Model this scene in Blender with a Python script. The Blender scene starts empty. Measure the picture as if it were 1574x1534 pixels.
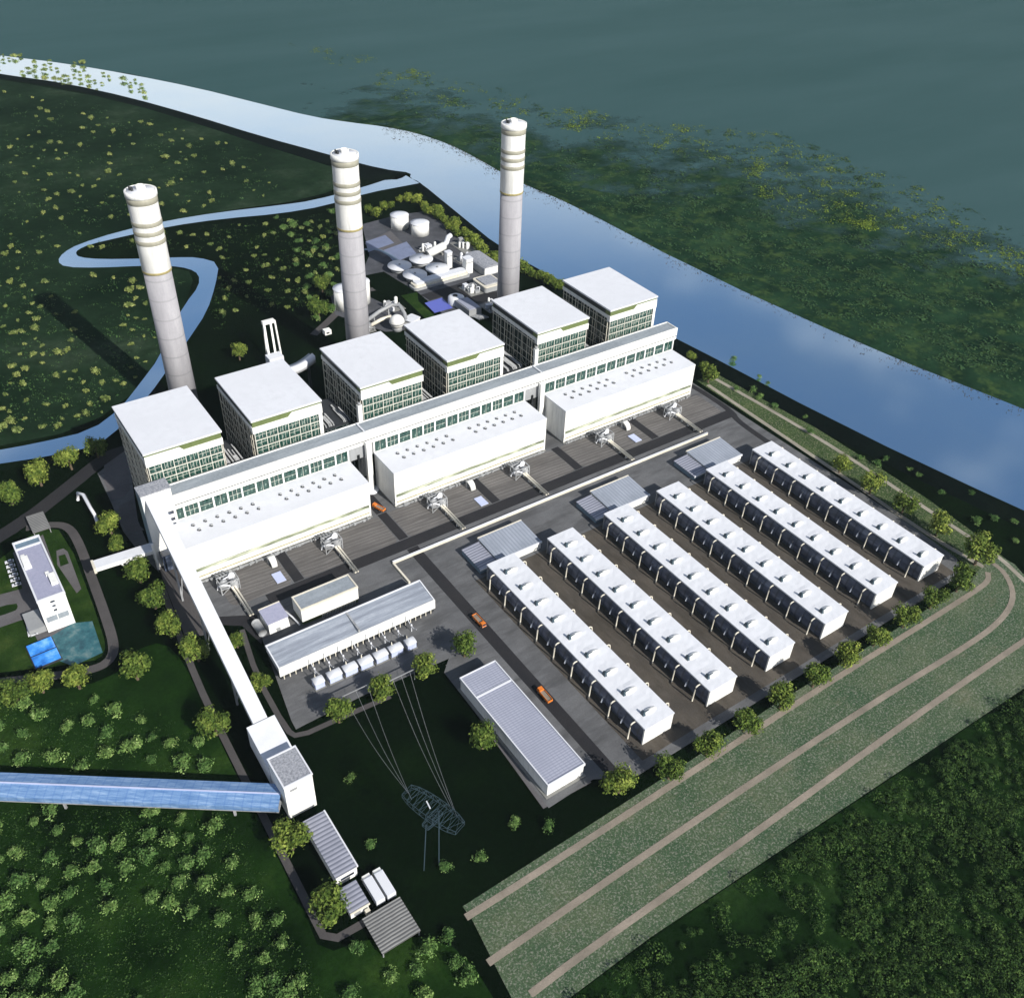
import bpy, bmesh, math, random
from mathutils import Vector, Matrix
random.seed(7)
R = math.radians
sc = bpy.context.scene
COL = sc.collection

# ------------------------------------------------------------------ camera
F, PITCH, ROLL, YAW, CAMH = 1455.84, 0.671784, 0.0445282, 0.630399, 400.0
_c, _s = math.cos(YAW), math.sin(YAW)
FW = Vector((_s * math.cos(PITCH), _c * math.cos(PITCH), -math.sin(PITCH)))
_rt = Vector((_c, -_s, 0)); _up = _rt.cross(FW)
RT = math.cos(ROLL) * _rt + math.sin(ROLL) * _up
UP = -math.sin(ROLL) * _rt + math.cos(ROLL) * _up
cam = bpy.data.cameras.new('camera'); camo = bpy.data.objects.new('camera', cam); COL.objects.link(camo)
cam.sensor_fit = 'HORIZONTAL'; cam.sensor_width = 36.0; cam.lens = 36.0 * F / 1574
cam.clip_start = 1; cam.clip_end = 30000
m = Matrix.Identity(4)
for i in range(3):
    m[i][0], m[i][1], m[i][2] = RT[i], UP[i], -FW[i]
m[2][3] = CAMH
camo.matrix_world = m
sc.camera = camo

def G(px, py, z=0.0):
    """survey point of the site plan: where the sight line of a photo point meets height z"""
    d = FW * F + RT * (px - 787) - UP * (py - 767)
    t = (z - CAMH) / d.z
    return (d.x * t, d.y * t)

# ------------------------------------------------------------------ light, sky
SAZ, SEL = R(171), R(34)
w = bpy.data.worlds.new('World'); sc.world = w; w.use_nodes = True
nt = w.node_tree; N = nt.nodes; L = nt.links
bg = N['Background']
sky = N.new('ShaderNodeTexSky'); sky.sky_type = 'NISHITA'; sky.sun_disc = False
sky.sun_elevation = SEL; sky.sun_rotation = SAZ; sky.air_density = 1.0; sky.dust_density = 0.4; sky.ozone_density = 2.0
tc = N.new('ShaderNodeTexCoord'); sep = N.new('ShaderNodeSeparateXYZ'); L.new(tc.outputs['Generated'], sep.inputs[0])
mx = N.new('ShaderNodeMath'); mx.operation = 'MAXIMUM'; mx.inputs[1].default_value = 0.06; L.new(sep.outputs['Z'], mx.inputs[0])
dv = N.new('ShaderNodeVectorMath'); dv.operation = 'DIVIDE'; L.new(tc.outputs['Generated'], dv.inputs[0])
cb = N.new('ShaderNodeCombineXYZ')
for k in range(3): L.new(mx.outputs[0], cb.inputs[k])
L.new(cb.outputs[0], dv.inputs[1])
cn = N.new('ShaderNodeTexNoise'); cn.inputs['Scale'].default_value = 1.9; cn.inputs['Detail'].default_value = 5; cn.inputs['Roughness'].default_value = 0.5
L.new(dv.outputs[0], cn.inputs['Vector'])
cr = N.new('ShaderNodeMapRange'); cr.inputs['From Min'].default_value = 0.47; cr.inputs['From Max'].default_value = 0.74; cr.inputs['To Max'].default_value = 0.55
L.new(cn.outputs['Fac'], cr.inputs['Value'])
cm = N.new('ShaderNodeMix'); cm.data_type = 'RGBA'
hz0 = N.new('ShaderNodeMapRange'); hz0.interpolation_type = 'SMOOTHSTEP'
hz0.inputs['From Min'].default_value = 0.45; hz0.inputs['From Max'].default_value = 0.22; hz0.inputs['To Min'].default_value = 0; hz0.inputs['To Max'].default_value = 0.95
L.new(sep.outputs['Z'], hz0.inputs['Value'])
ad = N.new('ShaderNodeMath'); ad.operation = 'MAXIMUM'; L.new(cr.outputs[0], ad.inputs[0]); L.new(hz0.outputs[0], ad.inputs[1])
L.new(ad.outputs[0], cm.inputs['Factor']); L.new(sky.outputs[0], cm.inputs[6]); cm.inputs[7].default_value = (7.9, 7.9, 8.1, 1)
L.new(cm.outputs[2], bg.inputs['Color'])
bg.inputs['Strength'].default_value = 0.085
sun = bpy.data.lights.new('sun', 'SUN'); so = bpy.data.objects.new('sun', sun); COL.objects.link(so)
sun.energy = 5.0; sun.angle = R(0.6); sun.color = (1.0, 0.955, 0.88)
sd = Vector((math.sin(SAZ) * math.cos(SEL), math.cos(SAZ) * math.cos(SEL), math.sin(SEL)))
so.rotation_euler = sd.to_track_quat('Z', 'Y').to_euler()
so.location = (300, -300, 900)
sc.view_settings.view_transform = 'Standard'; sc.view_settings.look = 'None'
sc.view_settings.exposure = 0.42; sc.view_settings.gamma = 1.0
try:
    sc.cycles.use_denoising = True; sc.cycles.max_bounces = 6; sc.cycles.volume_bounces = 0
    sc.cycles.sample_clamp_indirect = 6
except Exception: pass

# ------------------------------------------------------------------ materials
class NM:
    def __init__(s, name, rough=0.7, metal=0.0, spec=0.3):
        s.m = bpy.data.materials.new(name); s.m.use_nodes = True
        s.t = s.m.node_tree; s.n = s.t.nodes; s.l = s.t.links
        s.b = s.n['Principled BSDF']
        s.b.inputs['Roughness'].default_value = rough; s.b.inputs['Metallic'].default_value = metal
        s.b.inputs['Specular IOR Level'].default_value = spec
        s._tc = None
    def co(s, kind='Object', scale=(1, 1, 1), rot=(0, 0, 0)):
        if not s._tc: s._tc = s.n.new('ShaderNodeTexCoord')
        mp = s.n.new('ShaderNodeMapping'); mp.inputs['Scale'].default_value = scale; mp.inputs['Rotation'].default_value = rot
        s.l.new(s._tc.outputs[kind], mp.inputs['Vector']); return mp.outputs[0]
    def wco(s, scale):
        g = s.n.new('ShaderNodeNewGeometry'); mp = s.n.new('ShaderNodeMapping'); mp.inputs['Scale'].default_value = scale
        s.l.new(g.outputs['Position'], mp.inputs['Vector']); return mp.outputs[0]
    def noise(s, vec, scale, detail=3, rough=0.55):
        n = s.n.new('ShaderNodeTexNoise'); n.inputs['Scale'].default_value = scale; n.inputs['Detail'].default_value = detail
        n.inputs['Roughness'].default_value = rough; s.l.new(vec, n.inputs['Vector']); return n.outputs['Fac']
    def wave(s, vec, scale, direction='X', dist=0.0, prof='SIN'):
        n = s.n.new('ShaderNodeTexWave'); n.bands_direction = direction; n.wave_profile = prof
        n.inputs['Scale'].default_value = scale; n.inputs['Distortion'].default_value = dist
        s.l.new(vec, n.inputs['Vector']); return n.outputs['Fac']
    def ramp(s, fac, stops):
        r = s.n.new('ShaderNodeValToRGB'); e = r.color_ramp.elements
        while len(e) < len(stops): e.new(0.5)
        for i, (p, c) in enumerate(stops):
            e[i].position = p; e[i].color = (*c, 1)
        s.l.new(fac, r.inputs[0]); return r.outputs[0]
    def mix(s, fac, a, b, blend='MIX'):
        x = s.n.new('ShaderNodeMix'); x.data_type = 'RGBA'; x.blend_type = blend
        for v, i in ((fac, 0), (a, 6), (b, 7)):
            if isinstance(v, (int, float)): x.inputs[i].default_value = v
            elif isinstance(v, tuple): x.inputs[i].default_value = (*v, 1)
            else: s.l.new(v, x.inputs[i])
        return x.outputs[2]
    def maprange(s, v, a, b, c=0.0, d=1.0):
        x = s.n.new('ShaderNodeMapRange'); s.l.new(v, x.inputs[0])
        for i, q in enumerate((a, b, c, d)): x.inputs[i + 1].default_value = q
        return x.outputs[0]
    def color(s, c):
        if isinstance(c, tuple): s.b.inputs['Base Color'].default_value = (*c, 1)
        else: s.l.new(c, s.b.inputs['Base Color'])
        return s
    def bump(s, h, strength=0.3, dist=0.1):
        b = s.n.new('ShaderNodeBump'); b.inputs['Strength'].default_value = strength; b.inputs['Distance'].default_value = dist
        s.l.new(h, b.inputs['Height']); s.l.new(b.outputs[0], s.b.inputs['Normal']); return s

M = {}
def painted(name, c, dirt=0.25, rough=0.5, streak=True):
    a = NM(name, rough)
    n1 = a.noise(a.wco((0.45, 0.45, 0.05) if streak else (0.16, 0.16, 0.16)), 1.0, 5, 0.65)
    n2 = a.noise(a.wco((0.035, 0.035, 0.05)), 1.0, 4)
    d = tuple(v * (1 - dirt) for v in c)
    f = a.maprange(n1, 0.44, 0.76); g = a.maprange(n2, 0.38, 0.7)
    x = a.mix(f, c, d)
    a.color(a.mix(g, x, tuple(v * (1 - dirt * 0.55) for v in c)))
    M[name] = a.m; return a
painted('white_paint', (0.80, 0.80, 0.77), 0.34)
painted('white_roof', (0.615, 0.63, 0.665), 0.12, streak=False)
painted('cream_paint', (0.66, 0.62, 0.52), 0.3)
painted('olive_band', (0.125, 0.160, 0.060), 0.3)
painted('facade_white', (0.62, 0.62, 0.55), 0.3)
painted('stack_band', (0.31, 0.30, 0.24), 0.25)
painted('steel', (0.34, 0.35, 0.36), 0.6)
painted('dark_steel', (0.035, 0.038, 0.042), 0.4)
painted('blue_steel', (0.13, 0.19, 0.25), 0.3, 0.4)
painted('dark_blue_steel', (0.04, 0.068, 0.088), 0.3, 0.5)
painted('orange_paint', (0.66, 0.19, 0.03), 0.3, 0.35)
painted('rubber', (0.012, 0.012, 0.012), 0.2)
painted('grey_wall', (0.30, 0.31, 0.32), 0.3)
painted('plinth', (0.20, 0.20, 0.19), 0.35)
painted('pale_blue_slab', (0.46, 0.51, 0.70), 0.2)
painted('basin_floor', (0.17, 0.20, 0.30), 0.4, streak=False)
painted('rust_line', (0.34, 0.29, 0.13), 0.4)
a = NM('ribbed_grey', 0.55)            # ribbed metal sheeting, ribs along local y
rib = a.wave(a.co('Object'), 0.13, 'X'); n = a.noise(a.co('Object', (.08, .08, .08)), 1, 5, 0.6)
c = a.mix(a.maprange(n, .35, .7), (0.30, 0.33, 0.39), (0.22, 0.245, 0.29)); a.color(a.mix(a.maprange(rib, 0.0, 0.4), (0.20, 0.225, 0.27), c)).bump(rib, 0.5, 0.15); M['ribbed_grey'] = a.m
a = NM('ribbed_cross', 0.55)
rib = a.wave(a.co('Object'), 0.145, 'Y', 0.4); n = a.noise(a.co('Object', (.1, .1, .1)), 1, 5, 0.6)
c = a.mix(a.maprange(n, .35, .7), (0.31, 0.32, 0.38), (0.23, 0.24, 0.29)); a.color(a.mix(a.maprange(rib, 0.1, 0.5), (0.14, 0.15, 0.19), c)).bump(rib, 0.6, 0.2); M['ribbed_cross'] = a.m
a = NM('ribbed_tan', 0.6)
rib = a.wave(a.co('Object'), 0.2, 'Y', 0.6); n = a.noise(a.co('Object', (.1, .1, .1)), 1, 4)
c = a.mix(a.maprange(n, .35, .7), (0.25, 0.25, 0.24), (0.19, 0.19, 0.185)); a.color(a.mix(a.maprange(rib, 0.15, 0.6), (0.09, 0.09, 0.09), c)).bump(rib, 0.6, 0.25); M['ribbed_tan'] = a.m
a = NM('tile_grey', 0.6)
rx = a.wave(a.co('Object'), 0.13, 'X', 0.3); ry = a.wave(a.co('Object'), 0.21, 'Y', 0.8); n = a.noise(a.co('Object', (.06, .06, .06)), 1, 5)
c = a.mix(a.maprange(n, .3, .75), (0.33, 0.345, 0.42), (0.26, 0.275, 0.34)); c = a.mix(a.maprange(rx, 0.0, 0.25), (0.265, 0.28, 0.345), c)
a.color(a.mix(a.maprange(ry, 0.0, 0.3), (0.21, 0.22, 0.28), c)).bump(ry, 0.4, 0.15); M['tile_grey'] = a.m
a = NM('felt_grey', 0.8)
n = a.noise(a.co('Object', (.6, .6, .6)), 1, 6, .7); n2 = a.noise(a.co('Object', (.04, .2, .1)), 1, 4)
c = a.mix(a.maprange(n, .35, .7), (0.25, 0.28, 0.31), (0.17, 0.195, 0.22)); a.color(a.mix(a.maprange(n2, .45, .8), c, (0.30, 0.335, 0.37))); M['felt_grey'] = a.m
a = NM('long_felt', 0.7)
n = a.noise(a.co('Object', (.03, .35, .3)), 1, 5, .7); n2 = a.noise(a.co('Object', (.5, .5, .5)), 1, 4, .7)
c = a.ramp(n, [(.35, (.17, .19, .23)), (.52, (.27, .30, .35)), (.68, (.38, .41, .46))]); a.color(a.mix(a.maprange(n2, .4, .8, 0, .5), c, (.2, .22, .26))); M['long_felt'] = a.m
a = NM('pebble_grey', 0.85)
n = a.noise(a.co('Object', (.9, .9, .9)), 1, 6, .75)
a.color(a.ramp(n, [(.35, (0.13, .14, .16)), (.5, (.25, .26, .29)), (.65, (.36, .37, .39))])); M['pebble_grey'] = a.m
a = NM('lavender_felt', 0.8)
n = a.noise(a.co('Object', (.5, .5, .5)), 1, 6, .7)
a.color(a.mix(a.maprange(n, .35, .7), (0.30, 0.305, 0.40), (0.24, 0.25, 0.34))); M['lavender_felt'] = a.m
a = NM('concrete', 0.8)                # chimney shaft with pour rings
z = a.wave(a.co('Object'), 0.022, 'Z', 0.0); n = a.noise(a.co('Object', (.12, .12, .02)), 1, 6, .65); n2 = a.noise(a.co('Object', (.5, .5, .4)), 1, 4)
c = a.mix(a.maprange(n, .3, .75), (0.36, 0.355, 0.375), (0.235, 0.232, 0.25)); c = a.mix(a.maprange(n2, .5, .8, 0, .5), c, (.24, .235, .25))
a.color(a.mix(a.maprange(z, 0.0, 0.03, .55, 0), c, (0.2, 0.2, 0.21))); M['concrete'] = a.m
a = NM('glass', 0.12, 0, 0.6)          # dark green glazing, reflections and structure behind painted into its colour
v = a.noise(a.co('Object', (.55, .55, .16)), 1, 4, .7); v2 = a.noise(a.co('Object', (.15, .15, .5)), 1, 3)
c = a.ramp(v, [(.40, (0.005, .022, .018)), (.54, (.016, .062, .050)), (.63, (.07, .13, .11)), (.72, (.36, .40, .36))])
a.color(a.mix(a.maprange(v2, .5, .7, 0, .7), c, (.008, .02, .02))); M['glass'] = a.m
a = NM('glazed_band', 0.3, 0, 0.4); v = a.noise(a.co('Object', (.05, .2, .3)), 1, 4, .7)
a.color(a.ramp(v, [(.36, (.05, .06, .04)), (.5, (.22, .25, .17)), (.64, (.5, .52, .42))])); M['glazed_band'] = a.m
a = NM('side_glass', 0.2, 0, 0.5)
v = a.noise(a.co('Object', (.3, .45, .16)), 1, 5, .75)
a.color(a.ramp(v, [(.4, (0.006, .012, .012)), (.54, (.02, .04, .038)), (.64, (.09, .10, .085)), (.75, (.27, .25, .18))])); M['side_glass'] = a.m
a = NM('dark_glass', 0.15, 0, 0.6); v = a.noise(a.co('Object', (.2, .12, .3)), 1, 4)
a.color(a.ramp(v, [(.35, (.012, .016, .026)), (.55, (.03, .04, .065)), (.7, (.10, .12, .17))])); M['dark_glass'] = a.m
a = NM('shed_skin', 0.35, 0, 0.5); v = a.noise(a.co('Object', (.2, .10, .3)), 1, 4); rr = a.wave(a.co('Object'), 0.06, 'Y')
c = a.ramp(v, [(.35, (.05, .058, .085)), (.55, (.10, .115, .165)), (.72, (.22, .24, .30))]); a.color(a.mix(a.maprange(rr, 0, .2, .5, 0), c, (.02, .022, .03))); M['shed_skin'] = a.m
a = NM('blue_glass', 0.25, 0, 0.5)
v = a.noise(a.co('Object', (.10, .9, .3)), 1, 5, .7); y = a.wave(a.co('Object'), 0.075, 'X')
c = a.ramp(v, [(.35, (.085, .17, .34)), (.52, (.14, .245, .43)), (.66, (.24, .35, .52)), (.80, (.50, .59, .70))]); a.color(a.mix(a.maprange(y, 0, .12, .3, 0), c, (.05, .13, .34))); M['blue_glass'] = a.m
a = NM('pool_water', 0.05, 0, 0.8); v = a.noise(a.co('Object', (.15, .15, .15)), 1, 4)
a.color(a.ramp(v, [(.35, (.02, .12, .42)), (.55, (.05, .25, .70)), (.75, (.25, .5, .85))])); M['pool_water'] = a.m
a = NM('pond_water', 0.1, 0, 0.6); a.color((.09, .11, .42)); M['pond_water'] = a.m
a = NM('teal_paving', 0.5); v = a.noise(a.co('Object', (.12, .12, .12)), 1, 5, .65)
a.color(a.ramp(v, [(.35, (.012, .05, .07)), (.52, (.03, .11, .13)), (.7, (.14, .2, .2))])); M['teal_paving'] = a.m

def asphalt(name, c1, c2, streak=None, bumpy=0.4, lines=0):
    a = NM(name, 0.9, 0, 0.15)
    n = a.noise(a.co('Object', (.05, .05, .05)), 1, 5, .6); f = a.noise(a.co('Object', (1.3, 1.3, 1.3)), 1, 4, .7)
    c = a.mix(a.maprange(n, .3, .7), c1, c2)
    c = a.mix(a.maprange(f, .3, .75, 0, .55), c, tuple(v * .45 for v in c1))
    if streak:
        st = a.noise(a.co('Object', streak), 1, 4, .6)
        c = a.mix(a.maprange(st, .46, .66, 0, .75), c, tuple(v * .42 for v in c1))
        st2 = a.noise(a.co('Object', tuple(v * 1.7 for v in streak)), 1.3, 3, .6)
        c = a.mix(a.maprange(st2, .55, .7, 0, .4), c, tuple(min(1, v * 1.6) for v in c2))
    if lines:                          # slanted dark lines
        wv = a.wave(a.co('Object', (.35, 1, 1), (0, 0, .12)), lines, 'Y', 3.5)
        c = a.mix(a.maprange(wv, .62, .95, 0, .6), c, tuple(v * .4 for v in c1))
    a.color(c).bump(f, bumpy, 0.3); M[name] = a.m
asphalt('yard', (0.144, 0.146, 0.152), (0.094, 0.096, 0.101), (.03, .12, .1))
asphalt('apron', (0.180, 0.170, 0.163), (0.112, 0.107, 0.105), (.022, .26, .1), .4, .11)
asphalt('shed_ground', (0.098, 0.085, 0.070), (0.062, 0.056, 0.050), (.12, .03, .1))
asphalt('road', (0.020, 0.020, 0.024), (0.030, 0.029, 0.031))
asphalt('pavement', (0.13, 0.125, 0.13), (0.085, 0.08, 0.085))
asphalt('kerb_path', (0.088, 0.082, 0.082), (0.058, 0.054, 0.055))
asphalt('dirt', (0.31, 0.265, 0.215), (0.17, 0.15, 0.12), None, .9)
asphalt('gravel_track', (0.36, 0.33, 0.27), (0.24, 0.22, 0.18), (.3, .03, .1))
asphalt('works_floor', (0.10, 0.103, 0.118), (0.04, 0.042, 0.048), (.05, .06, .1))

def grass(name, dark, mid, lite, s1=0.02, s2=0.6, speck=None, bm_=0.5):
    a = NM(name, 1.0, 0, 0.0)
    n = a.noise(a.co('Object', (s1,) * 3), 1, 5, .6); f = a.noise(a.co('Object', (s2,) * 3), 1, 5, .75)
    c = a.ramp(n, [(.35, dark), (.55, mid), (.75, lite)])
    c = a.mix(a.maprange(f, .35, .7, 0, .7), c, tuple(v * .3 for v in mid))
    if speck:
        g = a.noise(a.co('Object', (s2 * 1.1,) * 3), 1.0, 3, .8)
        c = a.mix(a.maprange(g, .50, .68, 0, .85), c, speck)
    if name == 'field':
        w1 = a.noise(a.co('Object', (.05, .11, .1)), 1, 6, .7)
        c = a.mix(a.maprange(w1, .57, .75, 0, .5), c, (.15, .135, .09)); c = a.mix(a.maprange(w1, .22, .40, .6, 0), c, (.028, .062, .028))
    a.color(c).bump(f, bm_, 0.8); M[name] = a.m
grass('ground', (0.0016, .0042, .0016), (.0026, .0072, .0024), (.006, .016, .004), 0.012, 0.35)
grass('meadow', (0.002, .007, .002), (.011, .032, .006), (.036, .072, .014), 0.018, 0.45)
grass('woodland_floor', (0.002, .007, .002), (.009, .026, .006), (.030, .062, .016), 0.022, 0.4)
grass('lawn', (0.010, .026, .006), (.024, .052, .011), (.06, .088, .022), 0.05, 0.8)
grass('field', (0.045, .088, .046), (.076, .114, .062), (.112, .138, .080), 0.035, 0.9, (.24, .24, .20))
grass('verge', (0.03, .055, .022), (.05, .085, .03), (.10, .125, .05), 0.06, 0.7, (.2, .2, .13))
grass('far_plain', (0.005, .019, .011), (.014, .040, .020), (.030, .066, .028), 0.016, 0.045, (.04, .07, .022), .9)
grass('left_field', (0.0035, .011, .005), (.013, .029, .014), (.044, .066, .040), 0.0075, 0.10)
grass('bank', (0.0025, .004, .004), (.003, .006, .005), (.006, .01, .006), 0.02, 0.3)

a = NM('river', 0.06, 1.0)
v = a.noise(a.co('Object', (.35, .35, .35)), 1, 3, .6); v3 = a.noise(a.co('Object', (.006, .006, .006)), 1, 4, .6)
a.color(a.mix(a.maprange(v3, .35, .7), (.80, .94, 1.0), (.70, .88, 1.0))).bump(v, 0.02, 0.15); M['river'] = a.m
a = NM('lake', 0.9, 0, 0.0)  # teal lake colour also has the distant haze fade painted in
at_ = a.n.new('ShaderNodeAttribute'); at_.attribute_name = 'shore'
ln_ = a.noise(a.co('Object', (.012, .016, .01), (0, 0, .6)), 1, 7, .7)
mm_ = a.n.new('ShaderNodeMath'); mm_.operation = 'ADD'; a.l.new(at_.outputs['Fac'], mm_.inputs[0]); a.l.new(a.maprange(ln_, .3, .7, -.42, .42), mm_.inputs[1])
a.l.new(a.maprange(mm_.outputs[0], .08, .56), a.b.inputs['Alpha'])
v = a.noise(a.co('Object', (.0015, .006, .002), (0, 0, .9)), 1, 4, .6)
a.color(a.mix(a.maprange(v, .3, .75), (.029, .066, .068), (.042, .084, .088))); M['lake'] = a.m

def leaf(name, dark, mid, lite):
    a = NM(name, 0.8, 0, 0.12)
    oi = a.n.new('ShaderNodeObjectInfo'); n = a.noise(a.co('Object', (.45,) * 3), 1, 3, .6)
    c = a.ramp(n, [(.33, dark), (.52, mid), (.70, lite)])
    hs = a.n.new('ShaderNodeHueSaturation'); a.l.new(c, hs.inputs['Color'])
    mr = a.maprange(oi.outputs['Random'], 0, 1, .72, 1.25); a.l.new(mr, hs.inputs['Value'])
    mh = a.maprange(oi.outputs['Random'], 0, 1, .515, .485); a.l.new(mh, hs.inputs['Hue'])
    a.color(hs.outputs[0]); M[name] = a.m
leaf('leaf_tree', (.025, .05, .008), (.095, .14, .024), (.24, .285, .06))
leaf('leaf_bush', (.024, .064, .014), (.105, .19, .05), (.29, .39, .15))
leaf('leaf_pale', (.06, .095, .02), (.20, .245, .07), (.42, .44, .19))
leaf('leaf_dark', (.005, .017, .004), (.019, .050, .010), (.066, .122, .028))
leaf('leaf_scrub', (.010, .034, .010), (.040, .088, .026), (.11, .17, .05))
leaf('leaf_marsh', (.010, .034, .014), (.028, .066, .024), (.065, .12, .036))
leaf('leaf_yellow', (.05, .09, .012), (.11, .16, .018), (.20, .25, .03))
leaf('leaf_hedge', (.03, .055, .008), (.12, .165, .025), (.27, .30, .06))
leaf('leaf_red', (.02, .018, .012), (.04, .032, .018), (.07, .05, .02))
a = NM('bark', .9); n = a.noise(a.co('Object', (2, 2, .4)), 1, 4); a.color(a.mix(n, (.05, .035, .022), (.12, .09, .06))); M['bark'] = a.m

# ------------------------------------------------------------------ geometry helpers
class MB:
    def __init__(s): s.v = []; s.f = []; s.sm = []
    def add(s, vs, fs, smooth=False):
        o = len(s.v); s.v += [tuple(v) for v in vs]
        s.f += [tuple(i + o for i in f) for f in fs]; s.sm += [smooth] * len(fs); return s
    def box(s, x0, x1, y0, y1, z0, z1):
        vs = [(x, y, z) for z in (z0, z1) for y in (y0, y1) for x in (x0, x1)]
        return s.add(vs, [(0, 2, 3, 1), (4, 5, 7, 6), (0, 1, 5, 4), (2, 6, 7, 3), (0, 4, 6, 2), (1, 3, 7, 5)])
    def prism(s, pts, z0, z1):
        pts = [(p[0], p[1]) for p in pts]
        ar = sum(pts[i][0] * pts[(i + 1) % len(pts)][1] - pts[(i + 1) % len(pts)][0] * pts[i][1] for i in range(len(pts)))
        if ar < 0: pts = pts[::-1]
        n = len(pts)
        vs = [(x, y, z0) for x, y in pts] + [(x, y, z1) for x, y in pts]
        return s.add(vs, [tuple(range(n))[::-1], tuple(range(n, 2 * n))] + [(i, (i + 1) % n, n + (i + 1) % n, n + i) for i in range(n)])
    def hexa(s, a, b):                 # two quads (bottom, top) of four points each
        return s.add(list(a) + list(b), [(3, 2, 1, 0), (4, 5, 6, 7)] + [(i, (i + 1) % 4, 4 + (i + 1) % 4, 4 + i) for i in range(4)])
    def lathe(s, prof, n=24, c=(0, 0), cap=True, smooth=True):
        vs = []; fs = []
        for r, z in prof:
            for k in range(n):
                t = 2 * math.pi * k / n; vs.append((c[0] + r * math.cos(t), c[1] + r * math.sin(t), z))
        for j in range(len(prof) - 1):
            for k in range(n):
                fs.append((j * n + k, j * n + (k + 1) % n, (j + 1) * n + (k + 1) % n, (j + 1) * n + k))
        s.add(vs, fs, smooth)
        if cap:
            o = len(s.v) - len(vs)
            s.f += [tuple(o + k for k in range(n))[::-1], tuple(o + (len(prof) - 1) * n + k for k in range(n))]; s.sm += [False, False]
        return s
    def tube(s, pts, r, n=8):
        pts = [Vector(p) for p in pts]; vs = []; fs = []; rr = r if isinstance(r, (list, tuple)) else [r] * len(pts)
        for i, p in enumerate(pts):
            d = (pts[min(i + 1, len(pts) - 1)] - pts[max(i - 1, 0)]).normalized()
            u = d.cross(Vector((0, 0, 1)) if abs(d.z) < .9 else Vector((1, 0, 0))).normalized(); v = d.cross(u)
            for k in range(n):
                t = 2 * math.pi * k / n; vs.append(p + (u * math.cos(t) + v * math.sin(t)) * rr[i])
        for i in range(len(pts) - 1):
            for k in range(n): fs.append((i * n + k, i * n + (k + 1) % n, (i + 1) * n + (k + 1) % n, (i + 1) * n + k))
        fs += [tuple(range(n)), tuple((len(pts) - 1) * n + k for k in range(n))[::-1]]
        return s.add(vs, fs, True)
    def bar(s, p, q, w_, h_=None):
        h_ = h_ or w_; p, q = Vector(p), Vector(q); d = (q - p).normalized()
        u = d.cross(Vector((0, 0, 1)) if abs(d.z) < .95 else Vector((1, 0, 0))).normalized() * w_ / 2; v = d.cross(u).normalized() * h_ / 2
        return s.hexa([p - u - v, p + u - v, p + u + v, p - u + v], [q - u - v, q + u - v, q + u + v, q - u + v])
    def blob(s, c, r, n=10):
        prof = [(max(.001, math.sin(math.pi * i / n)), -math.cos(math.pi * i / n)) for i in range(n + 1)]
        o = len(s.v); s.lathe(prof, 2 * n, cap=False)
        for i in range(o, len(s.v)):
            x, y, z = s.v[i]; s.v[i] = (c[0] + x * r[0], c[1] + y * r[1], c[2] + z * r[2])
        return s
    def mesh(s, name, mat):
        me = bpy.data.meshes.new(name); me.from_pydata(s.v, [], s.f)
        me.polygons.foreach_set('use_smooth', s.sm); me.materials.append(M[mat] if isinstance(mat, str) else mat)
        me.validate(); me.update(); return me
    def build(s, name, mat, parent=None):
        o = bpy.data.objects.new(name, s.mesh(name, mat)); COL.objects.link(o); o.parent = parent; return o

def tag(o, label=None, cat=None, group=None, kind=None):
    if label: o['label'] = label
    if cat: o['category'] = cat
    if group: o['group'] = group
    if kind: o['kind'] = kind
    return o
def thing(name, label, cat, loc=(0, 0, 0), rz=0, group=None):
    o = bpy.data.objects.new(name, None); COL.objects.link(o); o.empty_display_size = 1
    o.location = loc; o.rotation_euler = (0, 0, rz); return tag(o, label, cat, group)
def kids(o): return [c for c in COL.objects if c.parent is o]
def copy_tree(o, loc=None, rz=None, label=None, group=None, scale=None):
    def rec(src, par):
        c = src.copy(); COL.objects.link(c); c.parent = par
        for ch in kids(src): rec(ch, c)
        return c
    c = rec(o, None)
    if loc is not None: c.location = loc
    if rz is not None: c.rotation_euler = (0, 0, rz)
    if label: c['label'] = label
    if group: c['group'] = group
    if scale: c.scale = (scale,) * 3
    return c
def struct(name, mb, mat): return tag(mb.build(name, mat), kind='structure')
def P(lst, z=0): return [G(x, y, z) for x, y in lst]
def smooth_line(pts, it=2):
    for _ in range(it):
        q = [pts[0]]
        for a_, b_ in zip(pts, pts[1:]):
            q += [tuple(a_[k] * .75 + b_[k] * .25 for k in range(2)), tuple(a_[k] * .25 + b_[k] * .75 for k in range(2))]
        pts = q + [pts[-1]]
    return pts
def ribbon(pts, width, z0, z1, it=2):
    pts = smooth_line(pts, it); mb = MB(); Lq = []; Rq = []
    for i, p in enumerate(pts):
        a_, b_ = pts[max(0, i - 1)], pts[min(len(pts) - 1, i + 1)]
        d = Vector((b_[0] - a_[0], b_[1] - a_[1])).normalized(); n_ = Vector((-d.y, d.x)) * width / 2
        Lq.append((p[0] + n_.x, p[1] + n_.y)); Rq.append((p[0] - n_.x, p[1] - n_.y))
    return strip(Lq, Rq, z0, z1, 0)
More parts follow.
